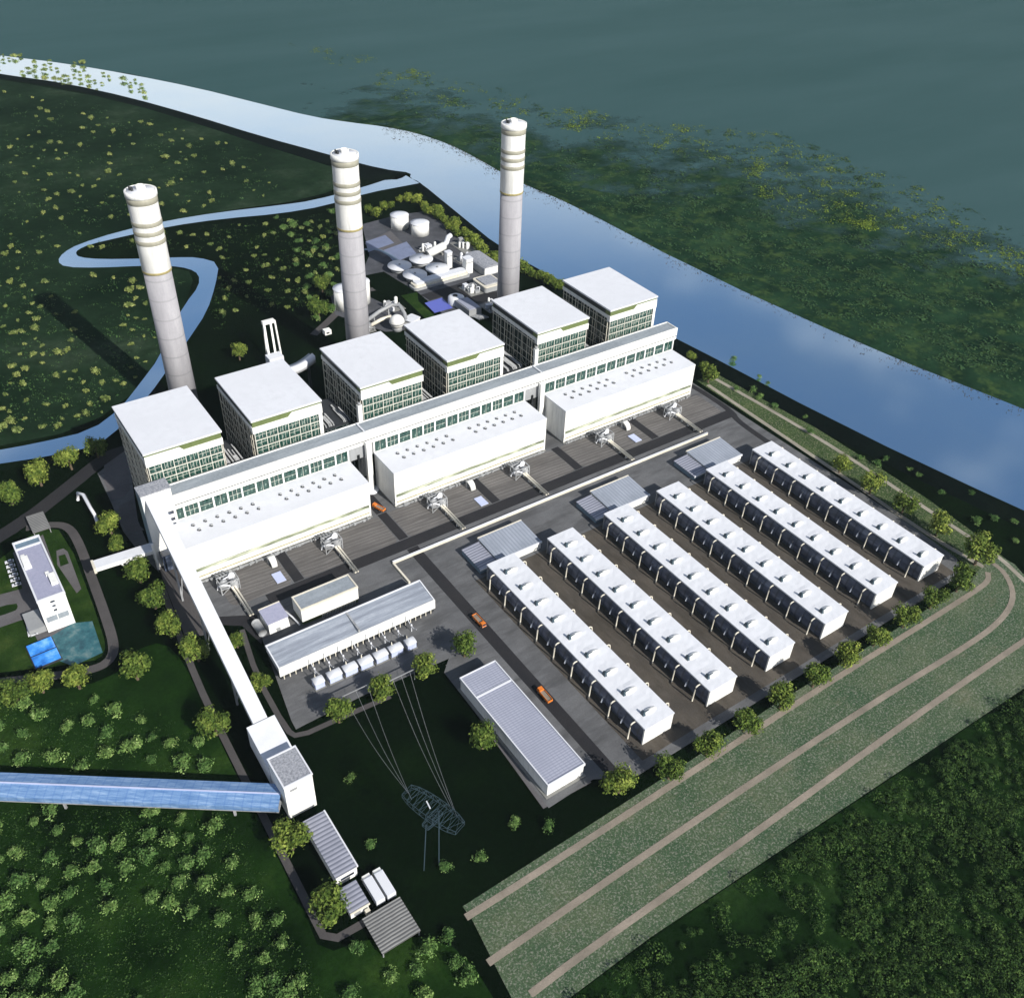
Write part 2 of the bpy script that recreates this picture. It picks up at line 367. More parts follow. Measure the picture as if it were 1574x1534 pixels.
def strip(Lq, Rq, z0, z1, it=2):
    mb = MB(); Lq = smooth_line(Lq, it); Rq = smooth_line(Rq, it); n = len(Lq)
    vs = []
    for l_, r_ in zip(Lq, Rq): vs += [(*l_, z1), (*r_, z1), (*l_, z0), (*r_, z0)]
    fs = []
    for i in range(n - 1):
        a_, b_ = 4 * i, 4 * i + 4
        fs += [(a_, a_ + 1, b_ + 1, b_), (a_ + 2, a_, b_, b_ + 2), (a_ + 1, a_ + 3, b_ + 3, b_ + 1)]
    fs += [(0, 2, 3, 1), (4 * n - 4, 4 * n - 3, 4 * n - 1, 4 * n - 2)]
    mb.add(vs, fs); return mb
def rbox(x0, x1, y0, y1, r, n=5):
    out = []
    for cx_, cy_, a0 in ((x1 - r, y1 - r, 0), (x0 + r, y1 - r, 90), (x0 + r, y0 + r, 180), (x1 - r, y0 + r, 270)):
        for k in range(n + 1):
            t = R(a0 + 90 * k / n); out.append((cx_ + r * math.cos(t), cy_ + r * math.sin(t)))
    return out

# ================================================================== SETTING
mb = MB(); mb.add([(-9000, -9000, 0), (9000, -9000, 0), (9000, 9000, 0), (-9000, 9000, 0)], [(0, 1, 2, 3)])
struct('ground', mb, 'ground')
# meadow of the shrubland lower left, brighter than the ground
struct('shrubland_meadow', MB().prism(smooth_line(P([(-150, 1072), (60, 1062), (170, 1046), (205, 1000), (252, 985), (284, 1020), (312, 1085), (380, 1225), (468, 1400), (494, 1468), (570, 1440), (680, 1440), (745, 1500), (800, 1640), (-150, 1650), (-150, 1072)]), 1)[:-1], -.2, .05), 'meadow')
# river
near = [(-300, 60), (-60, 106), (0, 116), (100, 130), (200, 152), (300, 180), (400, 211), (500, 238), (560, 255), (600, 262), (632, 266), (630, 274), (645, 280), (700, 325), (770, 382), (870, 437), (1040, 520), (1300, 657), (1574, 786), (1900, 930)]
far = [(-300, 36), (-60, 78), (0, 86), (100, 98), (200, 115), (300, 135), (400, 160), (480, 180), (540, 189), (590, 195), (640, 205), (690, 222), (730, 242), (775, 268), (810, 286), (880, 315), (1080, 420), (1350, 541), (1574, 629), (1900, 760)]
struct('river', strip(P(near), P(far), -.5, .10, 1), 'river')
ch = [((620, 268), (645, 282)), ((553, 290), (560, 298)), ((480, 309), (500, 317)), ((430, 316), (430, 329)), ((335, 327), (340, 337)), ((255, 340), (262, 348)), ((180, 357), (190, 364)), ((120, 376), (138, 376)), ((97, 389), (120, 384)), ((88, 402), (116, 390)), ((100, 411), (122, 396)), ((150, 412), (155, 399)), ((220, 409), (222, 398)), ((262, 409), (270, 396)), ((290, 413), (305, 396)), ((306, 422), (337, 405)), ((306, 440), (331, 440)), ((285, 467), (318, 480)), ((262, 507), (290, 522)), ((245, 550), (258, 568)), ((215, 590), (230, 607)), ((185, 628), (190, 653)), ((140, 662), (150, 685)), ((60, 681), (80, 701)), ((-40, 699), (-40, 719)), ((-300, 740), (-300, 770))]
struct('stream', strip(P([a_ for a_, b_ in ch]), P([b_ for a_, b_ in ch]), -.5, .14, 1), 'river')
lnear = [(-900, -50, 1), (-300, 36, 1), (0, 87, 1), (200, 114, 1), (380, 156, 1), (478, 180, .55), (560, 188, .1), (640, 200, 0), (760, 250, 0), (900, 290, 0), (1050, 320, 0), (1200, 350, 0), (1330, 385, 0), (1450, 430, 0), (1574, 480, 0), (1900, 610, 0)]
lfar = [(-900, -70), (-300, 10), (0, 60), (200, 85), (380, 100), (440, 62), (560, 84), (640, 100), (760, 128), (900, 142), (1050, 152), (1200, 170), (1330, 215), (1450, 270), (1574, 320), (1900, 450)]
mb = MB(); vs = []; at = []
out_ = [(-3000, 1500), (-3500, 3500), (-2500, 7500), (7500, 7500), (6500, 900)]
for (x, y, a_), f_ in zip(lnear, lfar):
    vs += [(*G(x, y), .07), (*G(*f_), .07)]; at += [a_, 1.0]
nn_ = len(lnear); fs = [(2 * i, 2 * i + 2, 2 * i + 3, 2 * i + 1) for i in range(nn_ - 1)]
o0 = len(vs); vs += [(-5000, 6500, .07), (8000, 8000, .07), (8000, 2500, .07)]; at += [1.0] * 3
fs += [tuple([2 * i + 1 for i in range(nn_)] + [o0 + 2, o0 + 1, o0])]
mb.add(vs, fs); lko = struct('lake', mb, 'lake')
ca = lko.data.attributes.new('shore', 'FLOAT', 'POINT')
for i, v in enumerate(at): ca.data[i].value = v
struct('far_plain', MB().prism(smooth_line(P([(480, 182), (540, 191), (600, 196), (690, 223), (775, 269), (880, 316), (1080, 421), (1350, 542), (1574, 630), (2000, 800), (2300, 500), (1574, 250), (1200, 140), (800, 100), (480, 50)]), 1), -.3, .05), 'far_plain')
struct('left_field', MB().prism(smooth_line(P([(-400, 60), (0, 122), (200, 158), (400, 220), (560, 272), (480, 306), (330, 326), (180, 356), (88, 402), (100, 411), (262, 410), (300, 420), (285, 467), (245, 550), (185, 628), (60, 681), (-400, 740)]), 1), -.3, .05), 'left_field')
# dark banks
def off(L0, dx, dy): return [(x + dx, y + dy) for x, y in L0]
b1 = [(-60, 104), (0, 114), (100, 128), (200, 150), (300, 178), (400, 209), (500, 236), (560, 253), (604, 262), (628, 268)]
b2 = [(-60, 110), (0, 121), (100, 136), (200, 160), (300, 190), (400, 223), (500, 254), (545, 270), (570, 280), (600, 277)]
def hump(A, B, h):                       # low earth bank: rises between the two edge lines
    A = smooth_line(P(A), 1); B = smooth_line(P(B), 1); mb = MB(); vs = []; fs = []
    for p, q in zip(A, B):
        vs += [(*p, -.1), (p[0] * .65 + q[0] * .35, p[1] * .65 + q[1] * .35, h), (p[0] * .35 + q[0] * .65, p[1] * .35 + q[1] * .65, h), (*q, -.1)]
    for i in range(len(A) - 1):
        for k in range(3): fs.append((4 * i + k, 4 * i + k + 1, 4 * i + k + 5, 4 * i + k + 4))
    mb.add(vs, fs, True); return mb
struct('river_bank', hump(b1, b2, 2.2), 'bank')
c1 = [(646, 281), (700, 326), (770, 383), (870, 438), (1040, 521), (1300, 658), (1574, 787), (1900, 931)]
c2 = [(640, 288), (690, 337), (760, 396), (860, 452), (1030, 537), (1290, 680), (1574, 815), (1900, 965)]
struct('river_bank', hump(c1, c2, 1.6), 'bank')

# plant yard
struct('yard', MB().prism(P([(395, 945), (404, 985), (448, 1108), (455, 1121), (470, 1113), (560, 1068), (690, 1012)]) + [(178, 300), (176, 200), (204, 201), (224, 190.5), (470, 191.5)] + rbox(400, 508, 192, 480, 22, 4)[-6:] + [(507, 455), (500, 480), (84, 480), (84, 410)], -.3, .15), 'yard')
struct('shed_yard', MB().prism([(232, 196), (492, 196), (494, 352), (470, 352), (232, 352)], .10, .21), 'shed_ground')
# aprons in front of the turbine halls, split by roads
xs = [100, 138.5, 146, 210.5, 218.5, 282, 289, 353, 360, 425, 432, 497]
for k in range(0, 12, 2):
    if k == 0: pts = rbox(xs[0], xs[1], 409, 438, 5)
    else: pts = rbox(xs[k], xs[k + 1], 409, 438, 3)
    struct('apron', MB().prism(pts, .1, .22), 'apron')
for k in (2, 4, 6, 8, 10):
    xc = (xs[k - 1] + xs[k]) / 2
    struct('service_road', MB().box(xc - 3.2, xc + 3.2, 409.3, 439, .1, .205), 'road')
struct('service_road', MB().box(120, 502, 399.5, 408.6, .1, .21), 'road')
struct('service_road', MB().prism([(211, 195), (218, 191), (218.5, 399), (210.8, 399)], .1, .215), 'road')
struct('service_road', MB().box(211.2, 219, 440, 478, .1, .215), 'road')
struct('service_road', ribbon([(499, 470), (504, 445), (504, 405), (498, 395), (497, 360)], 5, .1, .23), 'road')
struct('substation_floor', MB().prism(smooth_line([(104, 340), (101, 330), (103, 314), (112, 309), (150, 312), (178, 322), (196, 340)], 2), .1, .22), 'yard')
# kerb path along the yard's left side and the lower site road
struct('footpath', ribbon(P([(250, 905), (288, 1010), (320, 1085), (390, 1225), (478, 1400), (503, 1450), (565, 1415)]), 3.6, -.1, .12, 1), 'kerb_path')
struct('footpath', ribbon(P([(372, 968), (395, 1040), (440, 1122), (458, 1133), (520, 1105), (600, 1070)]), 3.0, -.1, .13, 1), 'kerb_path')
struct('footpath', ribbon(P([(690, 1020), (760, 1130), (838, 1238), (905, 1198)]), 4.0, -.1, .14, 0), 'pavement')
struct('works_road_or_shade', ribbon(P([(-60, 860), (40, 800), (110, 745), (165, 700), (196, 690)]), 11, -.1, .12, 1), 'road')
struct('works_yard', MB().prism(P([(150, 728), (196, 690), (212, 800), (245, 880), (215, 850), (190, 818), (172, 775)]), -.1, .16), 'yard')
struct('apron', MB().prism(P([(160, 716), (194, 692), (200, 752), (190, 765), (172, 768), (160, 740)]), .1, .24), 'pavement')
struct('apron', MB().prism(P([(183, 778), (203, 768), (212, 806), (222, 815), (196, 818), (184, 800)]), .1, .24), 'pavement')
struct('works_yard', MB().prism(P([(238, 850), (262, 850), (318, 965), (322, 975), (285, 980), (250, 890)]), -.1, .13), 'kerb_path')

struct('works_road_or_shade', MB().prism(P([(296, 892), (322, 880), (408, 935), (402, 990), (372, 962), (330, 960)]), -.1, .11), 'road')
# field with dirt paths
struct('field', MB().prism(P([(711, 1393), (900, 1272), (1060, 1170), (1190, 1083), (1300, 1016), (1440, 927), (1490, 893), (1512, 868), (1530, 850), (1560, 868), (1600, 915), (1680, 970), (1574, 1058), (1300, 1240), (1000, 1440), (860, 1545), (800, 1560), (758, 1478), (725, 1412)]), -.2, .20), 'field')
struct('verge', strip(P([(1070, 585), (1290, 730), (1440, 836), (1500, 880)]), P([(1112, 572), (1310, 692), (1470, 796), (1600, 905)]), -.2, .16, 1), 'verge')
struct('dirt_path', ribbon(P([(716, 1410), (800, 1358), (1000, 1228), (1250, 1064), (1450, 940), (1500, 908), (1520, 893), (1518, 880)]), 3.3, .1, .32), 'dirt')
struct('dirt_path', ribbon(P([(750, 1480), (850, 1411), (1100, 1240), (1350, 1075), (1500, 985), (1545, 948), (1560, 915), (1545, 880), (1520, 862)]), 3.3, .1, .32), 'dirt')
struct('dirt_path', ribbon(P([(815, 1528), (900, 1463), (1150, 1288), (1400, 1105), (1574, 985), (1700, 900)]), 3.3, .1, .32), 'dirt')
struct('gravel_track', ribbon(P([(1088, 592), (1200, 668), (1300, 735), (1430, 825), (1512, 872)]), 3.4, .05, .26), 'gravel_track')
struct('gravel_track', ribbon(P([(1100, 583), (1210, 645), (1310, 706), (1450, 800), (1535, 855), (1574, 893), (1640, 950)]), 3.4, .05, .26), 'gravel_track')

struct('woodland_floor', MB().prism(smooth_line(P([(700, 1640), (800, 1562), (862, 1546), (1002, 1441), (1302, 1241), (1580, 1056), (1800, 1100), (1700, 1640)]), 1), -.2, .06), 'woodland_floor')
# admin compound
struct('admin_road', ribbon(P([(-80, 1055), (0, 1048), (90, 1038), (150, 1028), (172, 1012), (176, 990), (160, 940), (140, 885), (122, 835), (105, 808), (75, 806), (40, 812)]), 5.5, -.1, .15), 'kerb_path')
struct('admin_lawn', MB().prism(smooth_line(P([(-60, 1040), (140, 1018), (162, 1005), (160, 975), (100, 815), (60, 812), (0, 860), (-60, 900)]), 1), -.1, .10), 'lawn')
struct('admin_paving', MB().prism(P([(-60, 930), (34, 905), (30, 880), (20, 850), (66, 822), (110, 945), (110, 962), (60, 990), (42, 950), (-60, 985)]), -.05, .17), 'pavement')
struct('admin_paving', MB().prism(P([(86, 835), (104, 848), (125, 905), (118, 912), (88, 868)]), -.05, .18), 'pavement')
struct('admin_lawn', MB().prism(P([(74, 826), (92, 822), (101, 842), (83, 848)]), 0, .22), 'lawn')
struct('admin_lawn', MB().prism(P([(90, 855), (100, 852), (106, 866), (93, 871)]), 0, .23), 'lawn')
struct('admin_lawn', MB().prism(smooth_line(P([(-30, 942), (25, 926), (28, 934), (22, 940), (-30, 956)]), 1), 0, .24), 'lawn')
struct('patio', MB().prism(P([(60, 990), (112, 958), (142, 955), (158, 1003), (112, 1024), (52, 1000)]), 0, .21), 'teal_paving')

# works at the back
struct('works_floor', MB().prism([(372, 770), (375, 655), (462, 655), (500, 690), (501, 870), (470, 876), (425, 872), (396, 800)], -.1, .14), 'works_floor')
struct('works_floor', MB().prism([(312, 705), (335, 655), (375, 640), (350, 735), (325, 742)], -.1, .13), 'works_floor')
struct('works_floor', MB().prism(P([(560, 375), (600, 355), (625, 380), (590, 395)]), .1, .2), 'pavement')
struct('pond', MB().prism([(389, 663), (408, 663), (410, 685), (391, 684)], .1, .25), 'pond_water')
struct('basin', MB().prism(P([(590, 385), (625, 372), (640, 390), (606, 404)]), .1, .23), 'basin_floor')
struct('basin', MB().prism(P([(562, 372), (592, 362), (606, 374), (566, 388)]), .1, .26), 'basin_floor')
struct('basin', ribbon(P([(560, 384), (580, 383), (598, 392), (612, 402)]), 4, .1, .28), 'blue_steel')
struct('service_road', ribbon(P([(482, 515), (520, 480), (545, 450), (600, 440), (640, 465), (700, 500)]), 7, .1, .11), 'kerb_path')

struct('works_lawn', MB().prism(P([(556, 425), (590, 418), (612, 432), (640, 448), (700, 500), (670, 505), (620, 470), (575, 445)]), .1, .19), 'ground')
struct('works_lawn', MB().prism([(376, 650), (386, 650), (388, 690), (396, 706), (380, 708)], .1, .20), 'lawn')
struct('works_road_or_shade', MB().prism([(398, 686), (449, 690), (449, 702), (396, 700)], .1, .21), 'road')  # dark pad painted in for the shadow gap between works units
struct('works_road_or_shade', MB().prism([(410, 662), (462, 655), (462, 668), (440, 690), (412, 688)], .1, .22), 'road')  # second dark pad, shade beside the pond put in as colour
# ================================================================== CHIMNEYS
def make_chimney(x, y, label):
    t = thing('chimney', label, 'chimney', (x, y, 0), 0, 'tall chimneys behind the boiler houses')
    MB().lathe([(9.6, 0), (9.2, 60), (9.0, 119.5)], 40).build('shaft', 'concrete', t)
    MB().lathe([(9.05, 119.5), (9.35, 120), (9.35, 165.5)], 40, cap=False).build('painted_top', 'white_paint', t)
    for z0 in (139.0, 145.2, 151.2):
        MB().lathe([(9.38, z0), (9.62, z0 + .3), (9.62, z0 + 2.7), (9.38, z0 + 3)], 40, cap=False).build('warning_band', 'stack_band', t)
    MB().lathe([(9.36, 119), (9.5, 119.2), (9.5, 120.4), (9.36, 120.6)], 40, cap=False).build('ring_joint', 'rust_line', t)
    MB().lathe([(9.36, 165.5), (9.6, 165.7), (9.6, 169.3), (9.4, 169.4)], 40, cap=False).build('rim_band', 'stack_band', t)
    MB().lathe([(9.4, 169.4), (10.0, 169.8), (10.0, 173.0), (9.0, 173.4), (8.6, 172.4), (.01, 172.3)], 40, cap=False).build('rim', 'white_paint', t)
    cp = MB().lathe([(8.5, 172.35), (8.5, 173.1), (.01, 173.3)], 40, cap=False).build('cap_slab', 'white_roof', t)
    f = MB().lathe([(3.0, 173), (3.0, 175.4), (2.6, 175.6), (2.5, 174.4), (.01, 174.2)], 24, c=(.8, 1.2), cap=False).build('flue', 'white_paint', t)
    h = MB(); h.box(-5.6, -4.2, -.5, 2.6, 173.2, 175.2); h.box(-6.6, -5.7, 1, 1.6, 173.2, 176.2); h.build('access_hatch', 'dark_steel', t)
    return t
for x, lab in ((146.5, 'leftmost banded chimney, standing by the bend of the narrow channel'), (288.5, 'middle banded chimney in front of the twin white tanks'), (432.5, 'banded chimney nearest the broad river, farthest right')):
    make_chimney(x, 612, lab)

# ================================================================== BOILER HOUSES
def pane_mesh(wd, ht): return MB().box(0, wd, 0, .2, 0, ht).mesh('pane', 'glass')
def bars_mesh(wd, ht, n, hb=1):
    b = MB()
    for k in range(1, n): b.box(wd * k / n - .09, wd * k / n + .09, -.14, -.01, 0, ht)
    for k in range(1, hb + 1): b.box(0, wd, -.19, -.15, ht * k / (hb + 1) - .10, ht * k / (hb + 1) + .10)
    return b.mesh('mullions', 'facade_white')
def window(parent, x, y, z, pm, bm):
    o = bpy.data.objects.new('window', pm); COL.objects.link(o); o.parent = parent; o.location = (x, y, z)
    q = bpy.data.objects.new('mullions', bm); COL.objects.link(q); q.parent = o
    return o
BW, BD = 46.8, 59.5
BPM = pane_mesh(7.0, 5.0); BBM = [bars_mesh(7.0, 5.0, n, hb) for n, hb in ((2, 1), (3, 0), (4, 0), (3, 1))]
def make_boiler(x, label, side):
    t = thing('boiler_house', label, 'boiler house', (x, 486.2, 0), 0, 'boiler houses in a row under the chimneys')
    rng = random.Random(int(x))
    MB().box(-.5, BW + .5, -.6, BD + .5, 67.0, 68.2).build('roof', 'white_roof', t)
    ol = MB(); ol.box(0.2, BW - .2, 0, BD - .4, 63, 67); ol.build('roof_band', 'olive_band', t)
    s = MB()
    if side < 0: s.hexa([(-.1, -.45, 63.2), (23, -.45, 63.2), (23, -.05, 63.2), (-.1, -.05, 63.2)], [(-.1, -.45, 65.7), (20.8, -.45, 65.7), (20.8, -.05, 65.7), (-.1, -.05, 65.7)])
    else: s.hexa([(BW - 23, -.45, 63.2), (BW + .1, -.45, 63.2), (BW + .1, -.05, 63.2), (BW - 23, -.05, 63.2)], [(BW - 20.5, -.45, 65.7), (BW + .1, -.45, 65.7), (BW + .1, -.05, 65.7), (BW - 20.5, -.05, 65.7)])
    s.build('parapet_panel', 'white_paint', t)
    b = MB(); b.box(-.25, BW + .25, -.5, 3, 58.4, 63.0); b.box(-.25, .8, 3, BD, 60.2, 63.0); b.box(BW - .8, BW + .25, 3, BD, 58, 63.0); b.box(.8, BW - .8, BD - 1, BD, 58, 63); b.build('white_band', 'white_paint', t)
    d = MB(); d.box(-.05, .5, 6, BD - 2, 63.4, 66.9); d.build('side_louvre', 'dark_steel', t)
    MB().box(.9, BW - .9, 1.0, BD - 1.0, 0, 60).build('core_wall', 'side_glass', t)
    fr = MB(); nx = 6; px_ = (BW - 2.0) / nx
    for k in range(nx + 1):
        xx = 1 + k * px_; fr.box(xx - .22, xx + .22, .05, 1.0, 0, 58.4)
    for r in range(8): fr.box(.6, BW - .6, .12, .98, 57.75 - 5.5 * r, 58.2 - 5.5 * r) if r else None
    fr.build('facade_frame', 'facade_white', t)
    for c in range(nx):
        for r in range(4):
            window(t, 1 + c * px_ + .3 + (px_ - .6 - 7.0) / 2, .55, 58.3 - 5.5 * r - 5.0, BPM, BBM[rng.randrange(4)])
    for sx in (-.05, BW + .05):            # pipe and steel lattice hung on the long sides
        la = MB()
        for k in range(16):
            yy = 2 + k * (BD - 4) / 15 + rng.uniform(-.5, .5)
            la.bar((sx, yy, 0), (sx + rng.uniform(-.2, .2), yy + rng.uniform(-1.2, 1.2), 60), rng.choice((.25, .35, .5)))
        for k in range(10):
            zz = 4 + k * 6 + rng.uniform(-.6, .6)
            la.bar((sx, 1, zz), (sx, BD - 1, zz + rng.uniform(-.6, .6)), rng.choice((.25, .4)))
        for k in range(9):
            yy = rng.uniform(2, BD - 10); zz = rng.uniform(4, 44); la.bar((sx, yy, zz), (sx, yy + rng.uniform(4, 9), zz + 6 * rng.choice((-1, 1))), .25)
        la.build('side_lattice', 'cream_paint', t)
    if side > 0:
        MB().box(BW - 2.6, BW - .1, -.35, .04, 0, 58.3).build('corner_pier', 'white_paint', t)
    return t
names = ['boiler house at the left end, its roof edge against the narrow channel', 'second boiler house from the left, in front of the white lattice frame',
         'third boiler house from the left, in front of the middle chimney', 'fourth boiler house from the left, beside the blue pond',
         'fifth boiler house from the left, in front of the right chimney', 'boiler house at the right end, its roof against the broad river']
for x, lab, sd_ in zip((86.6, 153.0, 228.2, 294.6, 371.3, 439.3), names, (-1, 1, -1, 1, -1, 1)):
    make_boiler(x, lab, sd_)
for x, lab in ((224.6, 'slim white pillar left of the third boiler house'), (367.8, 'slim white pillar left of the fifth boiler house')):
    t = thing('vent_pillar', lab, 'pillar', (x, 482.5, 0), 0, 'white pillars between boiler houses')
    MB().box(-1.5, 1.5, -1.2, 1.2, 0, 58).build('shaft', 'white_paint', t); MB().lathe([(1.1, 58), (1.1, 59.4), (.8, 59.6)], 12).build('cap', 'steel', t)
# smaller boxes between boiler houses (electrical annexes)
for x, w_, h_, lab in ((136.5, 13, 30, 'grey annex squeezed between the first and second boiler houses'), (203, 21, 38, 'pipe-covered annex in the gap left of the third boiler house'), (278, 13, 32, 'grey annex squeezed between the third and fourth boiler houses'), (344, 23, 36, 'pipe-covered annex in the gap left of the fifth boiler house'), (421, 15, 30, 'grey annex squeezed between the fifth and sixth boiler houses')):
    t = thing('annex_block', lab, 'annex', (x, 494, 0)); rng = random.Random(int(x))
    MB().box(.4, w_ - .4, 0, 34, 0, h_).build('wall', 'side_glass', t); MB().box(.2, w_ - .2, -.3, 34.3, h_, h_ + .8).build('roof', 'dark_steel', t)  # near-black roof colour stands for shade between the boiler houses
    p = MB()
    for k in range(9):
        xx = rng.uniform(1, w_ - 1); p.tube([(xx, -.5, 2), (xx, -.5, h_ - 2), (xx, 3, h_ + 2.2), (xx, rng.uniform(12, 30), h_ + 2.2)], rng.uniform(.3, .7), 6)
    p.build('pipework', 'steel', t)

# ================================================================== GALLERY AND HALLS
t = thing('bunker_gallery', 'long grey-roofed gallery running across the front of all boiler houses', 'gallery', (80, 467, 0)); GL = 414
g = MB(); g.hexa([(0, 1.2, 45), (GL, 1.2, 45), (GL, 12, 45), (0, 12, 45)], [(0, 1.2, 46.1), (GL, 1.2, 46.1), (GL, 12, 46.1), (0, 12, 46.1)]); g.build('roof', 'felt_grey', t)
g = MB(); g.box(-.3, GL + .3, 0, 1.15, 40.4, 46.9); g.box(-.3, GL + .3, 12.05, 12.8, 36, 46.6); g.box(GL - .4, GL + .3, 1.2, 12, 36, 46.7); g.build('parapet', 'white_paint', t)
MB().box(0, GL, .35, 1.2, 39.6, 40.4).build('shadow_gap', 'dark_steel', t)
MB().box(-.2, GL + .2, .05, 1.15, 37.2, 39.6).build('lower_band', 'white_paint', t)
MB().box(.3, GL - .3, 1.3, 11.8, 26.8, 45).build('inner_wall', 'grey_wall', t)
GPM = pane_mesh(8.0, 8.0); GBM = [bars_mesh(8.0, 8.0, n, hb) for n, hb in ((2, 0), (3, 1), (1, 1))]
post = MB()
for x0, x1 in ((89, 207), (226, 348), (366, 492)):
    n = 13; st = (x1 - x0) / n
    for k in range(n):
        window(t, x0 - 80 + k * st + (st - 8.0) / 2, .9, 28.4, GPM, GBM[k % 3])
    for k in range(n + 1): post.box(x0 - 80 + k * st - .5, x0 - 80 + k * st + .5, .3, 1.3, 28.3, 37.2)
    post.box(x0 - 80, x1 - 80, .5, 1.3, 27, 28.4); post.box(x0 - 80, x1 - 80, .5, 1.3, 36.5, 37.2)
post.build('window_frame', 'white_paint', t)
for xx in (140, 283): MB().box(xx - .5, xx + .5, -.1, 12.3, 46.2, 47.1).build('roof_joint', 'white_roof', t)
for x, lab in ((220.5, 'white column with round foot in the gap between left and middle halls'), (361.6, 'white column with round foot in the gap between middle and right halls')):
    t = thing('gallery_column', lab, 'column', (x, 465, 0), 0, 'columns in the gaps between halls')
    MB().box(-1.8, 1.8, -1.4, 1.4, 1.2, 40).build('shaft', 'white_paint', t); MB().lathe([(5.2, 0), (5.2, .9), (3.2, 1.4)], 24).build('foot', 'white_roof', t)
    d = MB(); d.tube([(-6, 3, 0), (-6, 3, 30)], .9); d.tube([(-4, 4, 0), (-4, 4, 33)], .6); d.build('downpipe', 'dark_steel', t)

def make_hall(x0, x1, label):
    t = thing('turbine_hall', label, 'turbine hall', (x0, 440, 0), 0, 'white turbine halls in a line'); w_ = x1 - x0
    MB().box(0, w_, 0, 27, 27.2, 28.2).build('roof', 'white_roof', t)
    b = MB(); b.box(0.1, w_ - .1, 0.1, 26.8, 10.4, 27.2); b.build('wall', 'white_paint', t)
    MB().box(.6, w_ - .6, .9, 26.4, 0, 10.4).build('ground_floor', 'glazed_band', t)
    b = MB()
    for z0, z1, d in ((4.3, 7.4, .1), (1.4, 3.2, .12)): b.box(.1, w_ - .1, d, 1.2, z0, z1)
    for xx in (.1, w_ - 1.1): b.box(xx, xx + 1.0, .14, 26.6, .9, 10.4)
    b.build('wall_band', 'white_paint', t)
    MB().box(.8, w_ - .8, .45, .95, 3.2, 4.3).build('cable_tray', 'rust_line', t)
    p = MB(); p.box(-.3, w_ + .3, -.8, 26.9, 0, .9); p.build('plinth', 'plinth', t)
    rng = random.Random(int(x0)); k = MB(); k.box(1.5, w_ - 1.5, -1.5, -.9, .1, .75)
    for i in range(60):
        xx = rng.uniform(2, w_ - 4); k.box(xx, xx + rng.uniform(.5, 2.2), -1.6 - rng.random(), -.85, .1, rng.uniform(.6, 2.2))
    k.build('pipe_clutter', 'steel', t)
    for gi, gx in enumerate((w_ * .10, w_ * .56)):
        for i in range(6):
            for j in range(2):
                xx = gx + i * w_ * .062 + j * 1.5; yy = 17.5 - j * 6
                v = MB(); v.hexa([(xx, yy, 28.2), (xx + 1.7, yy, 28.2), (xx + 1.7, yy + 1.3, 28.2), (xx, yy + 1.3, 28.2)], [(xx + .2, yy + .4, 29.3), (xx + 1.5, yy + .4, 29.3), (xx + 1.5, yy + 1.1, 29.3), (xx + .2, yy + 1.1, 29.3)])
                o = v.build('roof_vent', 'grey_wall', t)
                h = MB(); h.box(xx + .1, xx + rng.uniform(.9, 1.6), yy - .45, yy - .06, 28.22, 28.9); h.box(xx - .5, xx - .05, yy + .2, yy + 1.1, 28.22, 28.7); h.build('vent_hood', 'dark_steel', o)
    return t
make_hall(86.5, 207.6, 'turbine hall on the left, beside the long white sloping conveyor')
make_hall(225.4, 348.6, 'turbine hall in the middle of the three')
make_hall(365.4, 492, 'turbine hall on the right, nearest the river')

# transfer tower, sloping conveyor, junction house, belt bridge, footbridge
t = thing('transfer_tower', 'tall white tower at the left end of the grey-roofed gallery', 'tower', (75.5, 465.5, 0))
MB().box(0, 17.4, 0, 9.8, 0, 54.4).build('wall', 'white_paint', t)
r_ = MB(); r_.box(-.3, 17.7, -.3, 10.1, 54.4, 55.3); r_.build('roof', 'pebble_grey', t)
f = MB(); f.box(-.25, 0, -.2, 10, 8, 54.35); f.build('side_cladding', 'blue_steel', t)
for z0 in (36, 31, 27): MB().box(12.6, 16.2, -.25, -.01, z0, z0 + 2.2).build('window', 'dark_glass', t)
MB().box(-1.2, 0.2, -2.0, 0, 0, 20).build('support_leg', 'white_paint', t)
rs = MB(); rs.box(2, 12, -6, -.1, 0, 12); rs.build('base_room', 'dark_glass', t)

def slope_box(mb, y0, z0, y1, z1, xa0, xb0, xa1, xb1, h):
    a_ = [(xa0, y0, z0 - h), (xb0, y0, z0 - h), (xb1, y1, z1 - h), (xa1, y1, z1 - h)]
    b_ = [(xa0, y0, z0), (xb0, y0, z0), (xb1, y1, z1), (xa1, y1, z1)]
    return mb.hexa(a_, b_)
t = thing('sloping_conveyor', 'long white covered conveyor sloping down beside the left turbine hall', 'conveyor', (0, 0, 0))
slope_box(MB(), 465.3, 52, 307, 21.5, 77.6, 86.0, 73.2, 80.6, 3.6).build('gallery_cover', 'white_roof', t)
g = MB(); slope_box(g, 465.2, 48.3, 307, 17.8, 78.0, 85.6, 73.6, 80.2, 1.2); g.build('truss', 'blue_steel', t)
for yy, zz in ((430, 39.5), (385, 30.5), (340, 21.8)):
    f_ = (465 - yy) / 158; xa, xb = 78 - 4.4 * f_, 85.5 - 5.3 * f_
    l_ = MB(); l_.bar((xa + .8, yy, 0), (xa + .8, yy, zz), 1.0); l_.bar((xb - .8, yy, 0), (xb - .8, yy, zz), 1.0); l_.bar((xa + .8, yy, 2), (xb - .8, yy, zz - 2), .5); l_.bar((xa + .8, yy, zz - 8), (xb - .8, yy, zz - 2), .5)
    l_.build('trestle', 'steel', t)
t = thing('junction_house', 'white tower house with pebble roof where the blue bridge meets the conveyor', 'tower', (70, 262.4, 0))
MB().box(0, 14.0, 0, 18.5, 0, 24.2).build('wall', 'white_paint', t)
